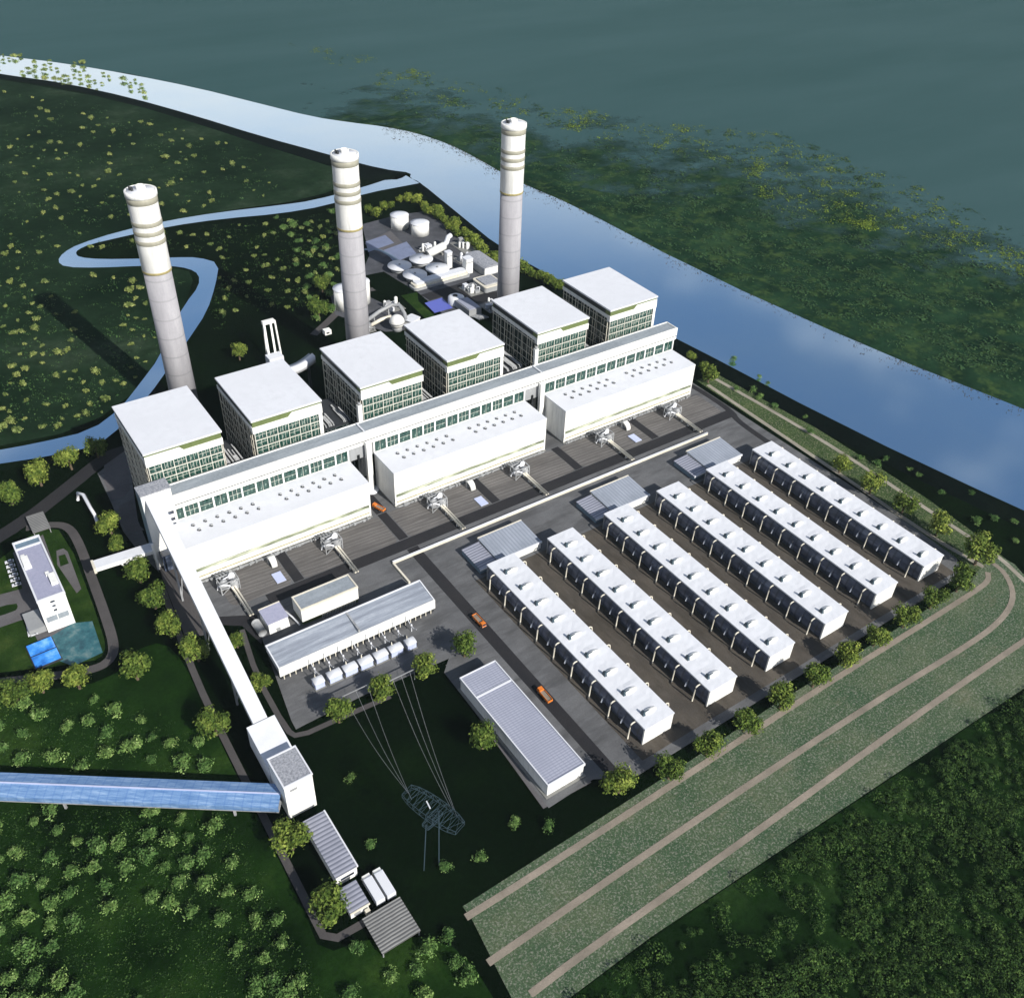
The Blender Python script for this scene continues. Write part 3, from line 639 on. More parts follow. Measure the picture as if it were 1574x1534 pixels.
MB().box(.5, 13.5, .5, 18, 24.2, 24.6).build('roof', 'pebble_grey', t)
e = MB(); e.box(-.3, 14.3, -.3, .45, 24.2, 25); e.box(-.3, 14.3, 18.05, 18.8, 24.2, 25); e.box(-.3, .45, .45, 18.05, 24.2, 25); e.box(13.55, 14.3, .45, 18.05, 24.2, 25); e.build('roof_kerb', 'white_roof', t)
w2 = MB(); slope_box(w2, 306, 21.5, 281.3, 18, -.5, 14.0, -.5, 14.0, 14); 
for i, v in enumerate(w2.v): w2.v[i] = (v[0], v[1] - 262.4, v[2])
w2.build('drive_room', 'white_roof', t)
MB().box(1, 13, 19, 42, 0, 5).build('drive_room_base', 'blue_steel', t)
MB().box(2.5, 6, -.2, -.01, 19.5, 21).build('louvre', 'grey_wall', t)
p0, p1 = Vector((-60, 362.5)), Vector((69.8, 268.6)); d = (p1 - p0).normalized(); nn = Vector((-d.y, d.x))
t = thing('belt_bridge', 'blue glazed conveyor bridge running off the left edge of the view', 'conveyor', (p1.x, p1.y, 0), math.atan2(d.y, d.x) + math.pi)
LB = (p1 - p0).length + 40; HW = 6.6
b = MB(); b.add([(0, -HW, 11), (LB, -HW, 11), (LB, 0, 12.6), (0, 0, 12.6), (LB, HW, 11), (0, HW, 11)], [(0, 3, 2, 1)[::-1], (3, 5, 4, 2)[::-1]]); b.build('glazed_roof', 'blue_glass', t)
MB().box(0, LB, -.35, .35, 12.62, 12.95).build('ridge_beam', 'pale_blue_slab', t)
b = MB(); b.box(0, LB, -HW, -HW + .3, 8, 11); b.box(0, LB, HW - .3, HW, 8, 11); b.build('side_wall', 'blue_glass', t)
MB().box(0, LB, -HW, HW, 7.3, 8).build('deck', 'steel', t)
for xx in (22, 62, 102, 142):
    l_ = MB(); l_.bar((xx, -4, 0), (xx, -4, 7.3), 1); l_.bar((xx, 4, 0), (xx, 4, 7.3), 1); l_.bar((xx, -4, 1), (xx, 4, 7), .5); l_.build('trestle', 'steel', t)
t = thing('footbridge', 'white covered footbridge sticking out left of the transfer tower', 'footbridge', (75, 468.5, 0), R(176.5))
MB().box(0, 34, -4.2, 4.2, 12.5, 14.6).build('deck', 'white_paint', t)
MB().box(0, 34, -3.9, 3.9, 14.6, 15.0).build('roof', 'white_roof', t)
for yy in (-2.6, 2.6):
    l_ = MB(); l_.bar((16, yy, 0), (16, yy, 12.5), 1.3); l_.bar((16, yy, 6), (19.5, yy, 12.4), .7); l_.build('leg', 'white_paint', t)
MB().box(33.0, 34.4, -4.3, 4.3, 11.6, 15.4).build('end_frame', 'cream_paint', t)

# ================================================================== PIPEWORK UNITS, TANKS
def make_unit():
    t = thing('pipe_unit', '', 'pipework'); 
    p = MB()
    for k in range(4): p.tube([(-2.4 + k * 1.5, 13, 1.5), (-2.6 + k * 1.5, 9, 4.2), (-2 + k * 1.6, 4, 4.4), (-1 + k * 1.2, 1.5, 2)], .55, 8)
    p.build('pipe_bundle', 'steel', t)
    MB().lathe([(.01, 1), (1.7, 1), (1.9, 1.6), (1.9, 4.8), (1.2, 5.7), (.4, 6.0), (.01, 6.0)], 20, c=(-1.8, .4), cap=False).build('drum', 'grey_wall', t)
    b = MB(); b.tube([(-4.6, 1, 1), (-4.4, 0, 3.4), (-2.4, -1.6, 4.4), (0, -2.4, 3.4), (1.2, -3.2, 2)], .5, 8); b.tube([(3.6, 5, 1), (3.4, 3, 5.4), (1, 1.2, 6.2), (-1.6, .6, 6.2)], .4, 8); b.build('feed_pipe', 'white_roof', t)
    MB().lathe([(2.0, .2), (2.0, 4.4), (1.2, 5.4), (.01, 5.6)], 18, c=(2.6, -1.6), cap=False).build('drum', 'steel', t)
    MB().blob((2.6, 1.6, 5.6), (1.7, .8, 2.2), 8).build('separator', 'white_roof', t)
    f = MB()
    for x, y in ((-4, -3.4), (4.6, -3.4), (-4, 3.4), (4.6, 3.4)): f.bar((x, y, 0), (x, y, 6.2), .45)
    for z in (3, 6.2): f.bar((-4, -3.4, z), (4.6, -3.4, z), .4); f.bar((-4, 3.4, z), (4.6, 3.4, z), .4); f.bar((-4, -3.4, z), (-4, 3.4, z), .4); f.bar((4.6, -3.4, z), (4.6, 3.4, z), .4)
    f.bar((-4, -3.4, 0), (4.6, -3.4, 6), .3); f.build('skid_frame', 'steel', t)
    b = MB(); b.tube([(1.0, -3.2, 2.6), (1.2, -8, 2.2), (1.2, -30.2, 2.0)], .55, 8); b.tube([(2.4, -3.2, 2.6), (2.5, -8, 2.2), (2.5, -30.2, 2.0)], .45, 8); b.build('outlet_pipe', 'cream_paint', t)
    s = MB()
    for y in (-10, -17, -24): s.box(.4, 3.2, y - .3, y + .3, .15, 1.7)
    s.build('pipe_support', 'steel', t)
    return t
unit = make_unit()
ul = ['leftmost steel pipe unit, below the white conveyor', 'second steel pipe unit from the left, just above the small glass-roofed house', 'third steel pipe unit from the left, under the middle hall\'s left half', 'fourth steel pipe unit from the left, under the middle hall\'s right half', 'fifth steel pipe unit from the left, under the right hall\'s left end', 'steel pipe unit farthest right, nearest the riverside track']
for k, (x, lab) in enumerate(zip((104, 171.5, 248.5, 315.5, 391.5, 458.5), ul)):
    o = unit if k == 0 else copy_tree(unit)
    o.location = (x, 425.2, .2); o.scale = (1.3, 1.0, 1.3); o['label'] = lab; o['group'] = 'pipe units in front of the turbine halls'
def make_scoop():
    t = thing('curved_tank', '', 'tank'); s = MB(); vs = []; n = 10
    for i in range(n + 1):
        a_ = math.pi * .62 * i / n
        for hw in (-2.1, 2.1): vs.append((hw * (1 - .25 * i / n), 5 - 7 * math.sin(a_) * .75, 5.5 * math.cos(a_ * .9)))
        for hw in (-2.1, 2.1): vs.append((hw * (1 - .25 * i / n), 5 - 7 * math.sin(a_) * .75 + .9, 5.5 * math.cos(a_ * .9) - .7))
    fs = []
    for i in range(n):
        o = 4 * i; fs += [(o, o + 1, o + 5, o + 4), (o + 3, o + 2, o + 6, o + 7), (o + 2, o, o + 4, o + 6), (o + 1, o + 3, o + 7, o + 5)]
    fs += [(0, 2, 3, 1), (4 * n, 4 * n + 1, 4 * n + 3, 4 * n + 2)]
    for i, v in enumerate(vs): vs[i] = (v[0], v[1], max(v[2], .05) + .2)
    s.add(vs, fs, True); s.build('shell', 'white_paint', t)
    MB().box(-2.3, 2.3, 4.6, 6.4, .1, 5.2).build('back_plate', 'steel', t); return t
tk = make_scoop()
for k, (x, lab) in enumerate(((134.5, 'curved white tank in front of the left hall'), (279, 'curved white tank in front of the middle hall'), (417.3, 'curved white tank in front of the right hall'))):
    o = tk if k == 0 else copy_tree(tk)
    o.location = (x, 427.5, .2); o['label'] = lab; o['group'] = 'curved white tanks on the aprons'
sl = None
for k, (x, y, lab) in enumerate(((132.8, 418, 'pale blue cover slab on the apron of the left hall'), (277, 414.8, 'pale blue cover slab on the apron of the middle hall'), (414.5, 417, 'pale blue cover slab on the apron of the right hall'))):
    if sl is None:
        sl = thing('cover_slab', '', 'slab'); MB().box(-2.9, 2.9, -4.6, 4.6, .1, .75).build('lid', 'pale_blue_slab', sl); MB().box(-3.1, 3.1, -4.8, 4.8, 0, .3).build('kerb', 'plinth', sl); o = sl
    else: o = copy_tree(sl)
    o.location = (x, y, .2); o['label'] = lab; o['group'] = 'pale blue slabs on the aprons'
t = thing('pipe_wall', 'low cream pipe run stretching along the lower edge of the aprons', 'pipe run', (197, 392.4, 0))
MB().box(0, 268, -.6, .6, .1, 1.7).build('rack', 'cream_paint', t); MB().box(-.6, .6, -21, -.7, .1, 1.6).build('return_leg', 'cream_paint', t)
b = MB(); b.tube([(0, -.3, 1.95), (268, -.3, 1.95)], .35, 6); b.tube([(0, .4, 1.9), (268, .4, 1.9)], .28, 6); b.build('pipe', 'white_roof', t)

# ================================================================== SHEDS
def make_shed():
    t = thing('cooling_shed', '', 'shed'); W_, LN, H_ = 20.0, 146.0, 12.0
    rng = random.Random(3)
    # roof sheet, slightly wavy
    r = MB(); nx, ny = 8, 60; vs = []
    for top in (1, 0):
        for j in range(ny + 1):
            for i in range(nx + 1):
                x = W_ * i / nx; y = LN * j / ny; z = H_ + .9 * top
                if top and 0 < i < nx: z += .26 * max(0, math.sin((y - 6) / 15.5 * 2 * math.pi)) * math.sin(math.pi * i / nx) + rng.uniform(-.08, .08)
                vs.append((x, y, z))
    k = (nx + 1) * (ny + 1); fs = []
    for j in range(ny):
        for i in range(nx):
            q = j * (nx + 1) + i; fs.append((q, q + 1, q + nx + 2, q + nx + 1)); fs.append((k + q, k + q + nx + 1, k + q + nx + 2, k + q + 1))
    for j in range(ny):
        q = j * (nx + 1); fs.append((q, q + nx + 1, k + q + nx + 1, k + q)); q += nx; fs.append((q + nx + 1, q, k + q, k + q + nx + 1))
    for i in range(nx): fs.append((i + 1, i, k + i, k + i + 1)); q = ny * (nx + 1) + i; fs.append((q, q + 1, k + q + 1, k + q))
    r.add(vs, fs); r.build('roof', 'white_roof', t)
    # dark vaulted body set in under the roof
    b = MB(); vs = []; prof = [(1.0, 0.2), (.4, 3.2), (.9, 6.0), (2.0, 8.4), (3.6, 10.2), (5, 11.9), (15, 11.9), (16.4, 10.2), (18, 8.4), (19.1, 6), (19.6, 3.2), (19, .2)]
    for y in (1.2, LN - .6): vs += [(x, y, z) for x, z in prof]
    n = len(prof); b.add(vs, [tuple(range(n)), tuple(range(n, 2 * n))[::-1]] + [(i + 1, i, n + i, n + i + 1) for i in range(n - 1)], False); b.build('vaulted_body', 'shed_skin', t)
    e = MB(); e.box(.2, W_ - .2, .3, 1.15, .1, H_); e.build('end_wall', 'white_paint', t)
    MB().box(0.3, W_ - .3, LN - .5, LN - .1, .1, H_).build('end_wall', 'grey_wall', t)
    for sgn, xe in ((-1, 0), (1, W_)):
        for q in range(9):
            y = 7.5 + q * 16.2
            a_ = MB(); a_.tube([(xe - sgn * .6, y, H_ - .6), (xe + sgn * 1.6, y, H_ - .35), (xe + sgn * 2.7, y, H_ - 1.1), (xe + sgn * 3.2, y, H_ - 3), (xe + sgn * 3.4, y, 4), (xe + sgn * 3.5, y, .1)], .42, 6); a_.build('arch_pipe', 'cream_paint', t)
            if q < 8:
                s_ = MB(); s_.tube([(xe + sgn * .3, y + 8, 7.5), (xe + sgn * 1.3, y + 8, 5.5), (xe + sgn * 1.8, y + 8, 3.2)], .5, 6); s_.build('spout', 'white_roof', t)
    for q in range(9):
        y = 8 + q * 15.7
        v = MB(); v.lathe([(2.5, 0), (2.35, .6), (1.6, 1.2), (.02, 1.5)], 14, cap=False)
        for i, p in enumerate(v.v): v.v[i] = (9.2 + p[0] * 1.55 + max(0, p[0]) * .5, y + p[1] * .75, H_ + .8 + p[2])
        o = v.build('roof_vent', 'white_paint', t)
        h = MB(); h.hexa([(4.4, y - 1.2, H_ + .9), (6.0, y - 1.4, H_ + .9), (6.0, y + 1.5, H_ + .9), (4.4, y + 1.4, H_ + .9)], [(4.9, y - .7, H_ + 3.9), (5.8, y - .7, H_ + 3.9), (5.8, y + 1.2, H_ + 3.3), (4.9, y + 1.1, H_ + 3.3)])
        h.box(6.2, 9.2, y - .25, y + .05, H_ + 1.6, H_ + 2.5)
        h.build('vent_cowl', 'dark_blue_steel', o)
    return t
shed = make_shed()
sl_ = ['long white-roofed shed farthest left, alone beside the yard road', 'second long white-roofed shed from the left, next to the one beside the yard road', 'third long white-roofed shed from the left', 'fourth long white-roofed shed from the left', 'fifth long white-roofed shed from the left, below the right-hand annex', 'long white-roofed shed farthest right, beside the riverside gravel track']
for k, lab in enumerate(sl_):
    o = shed if k == 0 else copy_tree(shed)
    o.location = (237.9 + 45.35 * k, 203, .15); o['label'] = lab; o['group'] = 'long sheds with arched pipes in the yard'

def make_annex():
    t = thing('switch_house', '', 'switch house')
    b = MB(); b.hexa([(0, 0, 0), (32.5, 0, 0), (32.5, 22.5, 0), (0, 22.5, 0)], [(0, 0, 4.8), (32.5, 0, 4.8), (32.5, 22.5, 6.2), (0, 22.5, 6.2)]); b.build('wall', 'white_paint', t)
    r = MB(); r.hexa([(-.5, .4, 4.95), (33, .4, 4.95), (33, 22.5, 6.35), (-.5, 22.5, 6.35)], [(-.5, .4, 5.5), (33, .4, 5.5), (33, 22.5, 6.9), (-.5, 22.5, 6.9)]); r.build('roof', 'ribbed_grey', t)
    MB().box(-.6, 33.1, 22.55, 23.4, 5.8, 7.1).build('rear_fascia', 'cream_paint', t); MB().box(-.6, 33.1, -.5, .35, 4.4, 5.7).build('front_fascia', 'white_roof', t)
    l_ = MB(); l_.hexa([(-13, .5, 0), (-.7, .5, 0), (-.7, 21.5, 0), (-13, 21.5, 0)], [(-13, .5, 3.4), (-.7, .5, 4.2), (-.7, 21.5, 4.6), (-13, 21.5, 3.8)]); l_.build('lean_to_wall', 'blue_steel', t)
    l_ = MB(); l_.hexa([(-13.4, .2, 3.5), (-.7, .2, 4.3), (-.7, 21.7, 4.7), (-13.4, 21.7, 3.9)], [(-13.4, .2, 3.9), (-.7, .2, 4.7), (-.7, 21.7, 5.1), (-13.4, 21.7, 4.3)]); l_.build('lean_to_roof', 'ribbed_cross', t)
    MB().box(-13.5, -.7, -.4, .15, 2.9, 4.2).build('gutter', 'white_roof', t)
    return t
an = make_annex()
for k, (x, lab) in enumerate(((250.8, 'flat grey-roofed switch house at the head of the leftmost shed'), (341.5, 'flat grey-roofed switch house at the head of the third shed'), (429.5, 'flat grey-roofed switch house at the head of the fifth shed'))):
    o = an if k == 0 else copy_tree(an)
    o.location = (x, 355, .2); o['label'] = lab; o['group'] = 'flat switch houses above the sheds'

# warehouse
t = thing('warehouse', 'long low warehouse with tiled lavender-grey roof beside the dark lawn', 'warehouse', (178.6, 205.2, .1))
MB().box(.5, 22.5, .5, 79.5, 0, 8.6).build('wall', 'white_paint', t)
MB().box(.6, 22.4, .6, 79.4, 8.6, 9.3).build('roof', 'tile_grey', t)
e = MB(); e.box(0, .6, 0, 80, 8.2, 9.8); e.box(22.4, 23, 0, 80, 8.2, 9.8); e.box(.6, 22.4, 0, .6, 8.2, 9.8); e.box(.6, 22.4, 79.4, 80, 8.2, 9.8); e.build('roof_kerb', 'white_roof', t)
MB().box(.6, 22.4, 63.4, 64.4, 9.3, 9.7).build('roof_divider', 'white_roof', t)
MB().box(-.9, 23.6, -.9, 80.6, -.3, .5).build('plinth', 'plinth', t)

# substation: glazed-roof house, drum house, long bus building, transformers, gantry lines
t = thing('control_house', 'small white house with greenish glazed roof above the substation building', 'control house', (128.2, 373.6, .1))
MB().box(0, 35.8, 0, 12.4, 3, 12).build('wall', 'white_paint', t); MB().box(.5, 35.3, .5, 12, 0, 3).build('undercroft', 'olive_band', t)
MB().box(.7, 35.1, .7, 11.7, 12, 12.5).build('glazed_roof', 'felt_grey', t)
e = MB(); e.box(-.2, 36, -.2, .65, 11.6, 12.9); e.box(-.2, 36, 11.75, 12.6, 11.6, 12.9); e.box(-.2, .65, .65, 11.75, 11.6, 12.9); e.box(35.15, 36, .65, 11.75, 11.6, 12.9); e.build('roof_kerb', 'cream_paint', t)
l_ = MB()
for k in range(22): l_.box(12 + k, 12.45 + k, -.9, -.4, 0, 2.9)
l_.build('louvre_fins', 'steel', t)
t = thing('relay_house', 'small white box house with grey roof left of the glazed-roof house', 'relay house', (109.6, 377.2, .1), R(1))
b = MB(); b.hexa([(0, 0, 0), (12.4, 0, 0), (12.4, 12.6, 0), (0, 12.6, 0)], [(0.3, 1.2, 6.6), (12.1, 1.2, 6.6), (12.4, 12.6, 8.0), (0, 12.6, 8.0)]); b.build('wall', 'white_paint', t)
MB().hexa([(-.2, 1.0, 6.7), (12.6, 1.0, 6.7), (12.6, 12.8, 8.1), (-.2, 12.8, 8.1)], [(-.2, 1.0, 7.3), (12.6, 1.0, 7.3), (12.6, 12.8, 8.7), (-.2, 12.8, 8.7)]).build('roof', 'lavender_felt', t)
MB().box(4.2, 6.6, -.15, .2, .1, 2.6).build('door', 'grey_wall', t); MB().box(-.3, 12.7, 12.85, 13.5, 7.2, 9).build('rear_fascia', 'cream_paint', t)
b = MB(); b.tube([(-3.6, 1, 2.6), (-3.6, 11, 2.6)], 2.6, 14); b.build('drum', 'steel', t); b = MB(); b.tube([(13.4, 11, 1), (13.6, 8, 4.5), (15.5, 3, 3), (17, -3, .8)], .5, 8); b.build('pipe', 'white_roof', t)
t = thing('bus_building', 'long thin substation building with grey roof and white front above the transformers', 'building', (100.8, 342.4, .1))
b = MB(); b.hexa([(.6, 1, 0), (96.5, 1, 0), (96.5, 17, 0), (.6, 17, 0)], [(.6, 1, 8.2), (96.5, 1, 8.2), (96.5, 17, 10.4), (.6, 17, 10.4)]); b.build('wall', 'dark_steel', t)
b = MB(); b.hexa([(0.8, .9, 8.9), (96.2, .9, 8.9), (96.2, 16.8, 10.9), (.8, 16.8, 10.9)], [(0.8, .9, 9.5), (96.2, .9, 9.5), (96.2, 16.8, 11.5), (.8, 16.8, 11.5)]); b.build('roof', 'long_felt', t)
MB().box(0, 97, 0, .8, 3.2, 9.8).build('front_fascia', 'white_paint', t)
e = MB(); e.box(0, 97, 16.9, 17.7, 10, 12); e.hexa([(0, .8, 5.4), (.7, .8, 5.4), (.7, 16.9, 8), (0, 16.9, 8)], [(0, .8, 9.9), (.7, .8, 9.9), (.7, 16.9, 12), (0, 16.9, 12)]); e.hexa([(96.3, .8, 5.4), (97, .8, 5.4), (97, 16.9, 8), (96.3, 16.9, 8)], [(96.3, .8, 9.9), (97, .8, 9.9), (97, 16.9, 12), (96.3, 16.9, 12)]); e.build('roof_kerb', 'white_roof', t)
MB().box(48, 49, 1, 16.7, 9.4, 11.8).build('roof_joint', 'steel', t)
l_ = MB()
for k in range(28): l_.box(2 + k * 3.4, 2.5 + k * 3.4, .1, .7, 0, 3.2)
l_.build('bay_posts', 'cream_paint', t)
def make_trafo():
    t = thing('transformer', '', 'transformer')
    MB().box(-3.6, 3.6, -2.4, 2.4, .6, 4.6).build('tank', 'pale_blue_slab', t)
    b = MB(); vs = []
    for x in (-3.9, 3.9):
        for i in range(9):
            a_ = math.pi * i / 8; vs.append((x, 2.7 * math.cos(a_), 4.6 + 1.2 * math.sin(a_)))
    b.add(vs, [(i + 1, i, 9 + i, 10 + i) for i in range(8)] + [tuple(range(9)), tuple(range(9, 18))[::-1]], True); b.build('hood', 'white_roof', t)
    MB().box(-4.2, 4.2, -3, 3, 0, .6).build('pad', 'plinth', t)
    f = MB()
    for k in range(5): f.box(3.95, 4.6, -2 + k * .9, -1.6 + k * .9, 1, 5)
    f.build('radiator', 'dark_steel', t)
    i_ = MB(); i_.lathe([(.5, 4.9), (.3, 5.6), (.45, 6), (.25, 6.6), (.2, 7.6)], 8, c=(-1, 2.2)); i_.build('bushing', 'cream_paint', t)
    return t
tr = make_trafo()
ord_ = ['leftmost', 'second from the left', 'third from the left', 'fourth from the left', 'fifth from the left', 'sixth from the left', 'rightmost']
for k in range(7):
    o = tr if k == 0 else copy_tree(tr)
    o.location = (116.5 + k * 9.2, 328.4 - k * .35, .2); o.scale = (.75 if k in (0, 6) else 1, 1, 1)
    o['label'] = 'pale blue-white transformer, ' + ord_[k] + ' in the line below the substation building'; o['group'] = 'transformers in a line'
for k in range(8):
    x = 118 + k * 8.6; t = thing('insulator_line', 'thin white dropper line, %s of eight between substation building and transformers' % (['leftmost', 'second', 'third', 'fourth', 'fifth', 'sixth', 'seventh', 'rightmost'][k]), 'insulator', (x, 341.8, 0), 0, 'dropper lines to the transformers')
    b = MB(); b.tube([(0, 0, 7.5), (.1, -4, 5.0), (.2, -8.2, 4.8), (.3, -11.2, 6.6)], .22, 6); b.build('conductor', 'white_roof', t)
    b = MB(); b.tube([(.15, -5.5, 0.2), (.15, -5.5, 5.2)], .22, 6); b.blob((.15, -5.5, 5.2), (.6, .6, .9), 5); b.build('post', 'white_roof', t)

# portal pylon and power lines
t = thing('portal_pylon', 'steel portal pylon with wide lattice cross arm on the dark lawn', 'pylon', (113, 204.5, 0))
for a_, b_ in (((-3.5, .5, 0), (-1.5, .5, 35)), ((3.5, -1, 0), (6.6, 3.2, 35))):
    b = MB(); b.bar(a_, b_, .34, .34); b.build('leg', 'dark_blue_steel', t)
def lattice(mb, A, B, hw, hz, n, r, taper=.35):
    A, B = Vector(A), Vector(B); d = (B - A); u = d.normalized(); s_ = u.cross(Vector((0, 0, 1))).normalized(); st = []
    for i in range(n + 1):
        f_ = i / n; k = taper + (1 - taper) * math.sin(math.pi * min(1, max(0, f_))) ** .6; c_ = A + d * f_
        st.append([c_ + s_ * hw * k + Vector((0, 0, hz * k)), c_ - s_ * hw * k + Vector((0, 0, hz * k)), c_ - s_ * hw * k - Vector((0, 0, hz * k)), c_ + s_ * hw * k - Vector((0, 0, hz * k))])
    for i in range(n + 1):
        for k in range(4): mb.bar(st[i][k], st[i][(k + 1) % 4], r * .8)
        if i < n:
            for k in range(4): mb.bar(st[i][k], st[i + 1][k], r); mb.bar(st[i][k], st[i + 1][(k + 1) % 4], r * .6)
    return mb
lattice(MB(), (-.5, 19, 36), (9.5, -9.5, 36), 5.0, 1.8, 8, .17, .62).build('cross_arm', 'dark_blue_steel', t)
lattice(MB(), (-2.2, .2, 34), (7.2, 3.2, 34), 2.0, 1.0, 3, .16, .8).build('girder', 'dark_blue_steel', t)
MB().bar((3.5, 8.5, 38.2), (3, 4.5, 38.2), .5).build('insulator', 'white_roof', t)
ends = [(122, 308.0, 8), (129, 308.5, 8), (136, 309, 8), (149, 305, 8), (154, 304.5, 8), (159, 304, 8)]
arm = [(-.5, 19, 36), (-.8, 17, 37.2), (-.4, 15, 34.8), (11.5, 2, 36), (11.6, -.5, 37.2), (11.8, -3, 35)]
for k in range(6):
    a_ = Vector(ends[k]); b_ = Vector(arm[k]) + Vector((113, 204.5, 0)); pts = [a_.lerp(b_, i / 14) - Vector((0, 0, 5 * math.sin(math.pi * i / 14))) for i in range(15)]
    o = MB().tube(pts, .095, 5).build('power_line', 'steel')
    tag(o, 'power line hanging from the lattice pylon, %s' % (['first of its left bundle', 'second of its left bundle', 'third of its left bundle', 'first of its right bundle', 'second of its right bundle', 'third of its right bundle'][k]), 'power line', 'power lines from pylon to substation')
for (x0, x1, y, lab) in ((119, 139, 308.5, 'thin steel line gantry at the left bundle of wires'), (146, 162, 304.5, 'thin steel line gantry at the right bundle of wires')):
    t = thing('line_gantry', lab, 'gantry', (x0, y, .1)); w_ = x1 - x0
    for xx in (0, w_): MB().bar((xx, 0, 0), (xx, 0, 8.4), .35).build('post', 'steel', t)
    MB().bar((-.5, 0, 8.2), (w_ + .5, 0, 8.2), .4).build('beam', 'steel', t)

# ================================================================== VEHICLES
def wheel(parent, x, y, r=.9, wd=.6):
    b = MB(); b.lathe([(r, -wd / 2), (r, wd / 2)], 14)
    for i, p in enumerate(b.v): b.v[i] = (x + p[2], y + p[0], r + p[1])
    o = b.build('wheel', 'rubber', parent); h = MB(); sx = 1 if x > 0 else -1; h.lathe([(r * .5, 0), (r * .5, .08)], 10)
    for i, p in enumerate(h.v): h.v[i] = (x + sx * (wd / 2 + .01 + p[2]), y + p[0], r + p[1])
    h.build('rim', 'steel', o)
def make_tipper():
    t = thing('tipper_truck', '', 'truck')
    MB().box(-1.3, 1.3, -6.4, 6.4, .9, 1.5).build('chassis', 'dark_steel', t)
    c = MB(); c.hexa([(-1.7, 3.9, 1.5), (1.7, 3.9, 1.5), (1.7, 6.6, 1.5), (-1.7, 6.6, 1.5)], [(-1.6, 3.9, 4.3), (1.6, 3.9, 4.3), (1.6, 6.1, 4.3), (-1.6, 6.1, 4.3)]); o = c.build('cab', 'orange_paint', t)
    g = MB(); g.hexa([(-1.5, 6.56, 2.7), (1.5, 6.56, 2.7), (1.5, 6.62, 2.7), (-1.5, 6.62, 2.7)], [(-1.4, 6.22, 4.0), (1.4, 6.22, 4.0), (1.4, 6.3, 4.0), (-1.4, 6.3, 4.0)]); g.build('windscreen', 'dark_glass', o)
    b = MB(); b.box(-1.9, 1.9, -6.6, 3.5, 1.6, 2.0); b.box(-1.95, -1.7, -6.6, 3.5, 2.0, 3.6); b.box(1.7, 1.95, -6.6, 3.5, 2.0, 3.6); b.box(-1.7, 1.7, 3.2, 3.5, 2.0, 4.2); b.box(-1.7, 1.7, -6.6, -6.35, 2.0, 3.4)
    for y in (-4, -1.5, 1): b.box(-2.05, -1.96, y, y + .25, 1.7, 3.6); b.box(1.96, 2.05, y, y + .25, 1.7, 3.6)
    b.build('tipper_body', 'orange_paint', t); MB().box(-1.65, 1.65, -6.3, 3.15, 2.05, 2.7).build('load', 'dirt', t)
    for y in (-4.6, -2.6, 4.6):
        for x in (-1.55, 1.55): wheel(t, x, y)
    for x in (-1.2, 1.2): MB().box(x - .3, x + .3, 6.61, 6.68, 1.9, 2.3).build('headlight', 'white_roof', t)
    return t
tp = make_tipper(); tp.location = (214.6, 321, .22); tp.rotation_euler = (0, 0, R(181)); tp.scale = (.82,) * 3; tag(tp, 'orange tipper truck on the yard road beside the substation yard', 'truck', 'orange trucks on the plant roads')
copy_tree(tp, (214.2, 256, .22), R(-1), 'orange tipper truck on the yard road beside the tiled warehouse', scale=.82)
copy_tree(tp, (215, 444, .22), R(20), 'orange tipper truck in the gap between left and middle turbine halls', scale=.75)
def make_lorry():
    t = thing('box_lorry', '', 'lorry')
    MB().box(-2.1, 2.1, -7.2, 5.2, 1.2, 4.9).build('cargo_box', 'white_roof', t); MB().box(-1.4, 1.4, -7, 7.6, .8, 1.2).build('chassis', 'dark_steel', t)
    c = MB(); c.hexa([(-1.9, 5.5, 1.2), (1.9, 5.5, 1.2), (1.9, 7.9, 1.2), (-1.9, 7.9, 1.2)], [(-1.8, 5.5, 4.2), (1.8, 5.5, 4.2), (1.8, 7.3, 4.2), (-1.8, 7.3, 4.2)]); o = c.build('cab', 'white_paint', t)
    MB().hexa([(-1.6, 7.75, 2.4), (1.6, 7.75, 2.4), (1.6, 7.85, 2.4), (-1.6, 7.85, 2.4)], [(-1.5, 7.42, 3.9), (1.5, 7.42, 3.9), (1.5, 7.5, 3.9), (-1.5, 7.5, 3.9)]).build('windscreen', 'dark_glass', o)
    for y in (-5, -3, 6.3):
        for x in (-1.7, 1.7): wheel(t, x, y)
    return t
lo = make_lorry(); lo.location = (85.6, 208.2, .1); tag(lo, 'white box lorry nearest the small shed by the grey canopy', 'lorry', 'white lorries parked above the canopy')
copy_tree(lo, (90.9, 208.0, .1), 0, 'white box lorry on the lawn side, parked above the grey canopy')
def make_car(col):
    t = thing('parked_car', '', 'car')
    b = MB(); b.hexa([(-.9, -2.2, .4), (.9, -2.2, .4), (.9, 2.2, .4), (-.9, 2.2, .4)], [(-.88, -2.15, 1.0), (.88, -2.15, 1.0), (.88, 2.1, .95), (-.88, 2.1, .95)]); b.build('body', col, t)
    b = MB(); b.hexa([(-.85, -1.7, 1.0), (.85, -1.7, 1.0), (.85, 1.0, 1.0), (-.85, 1.0, 1.0)], [(-.7, -1.2, 1.55), (.7, -1.2, 1.55), (.7, .4, 1.55), (-.7, .4, 1.55)]); o = b.build('window', 'dark_glass', t)
    MB().box(-.66, .66, -1.15, .35, 1.56, 1.62).build('roof', col, t)
    for y in (-1.35, 1.35):
        for x in (-.8, .8): wheel(t, x, y, .36, .25)
    return t
car = make_car('white_roof'); first = True
A1, B1 = Vector(G(15, 865)), Vector(G(26, 900)); A2, B2 = Vector(G(47, 955)), Vector(G(51, 976))
k = 0
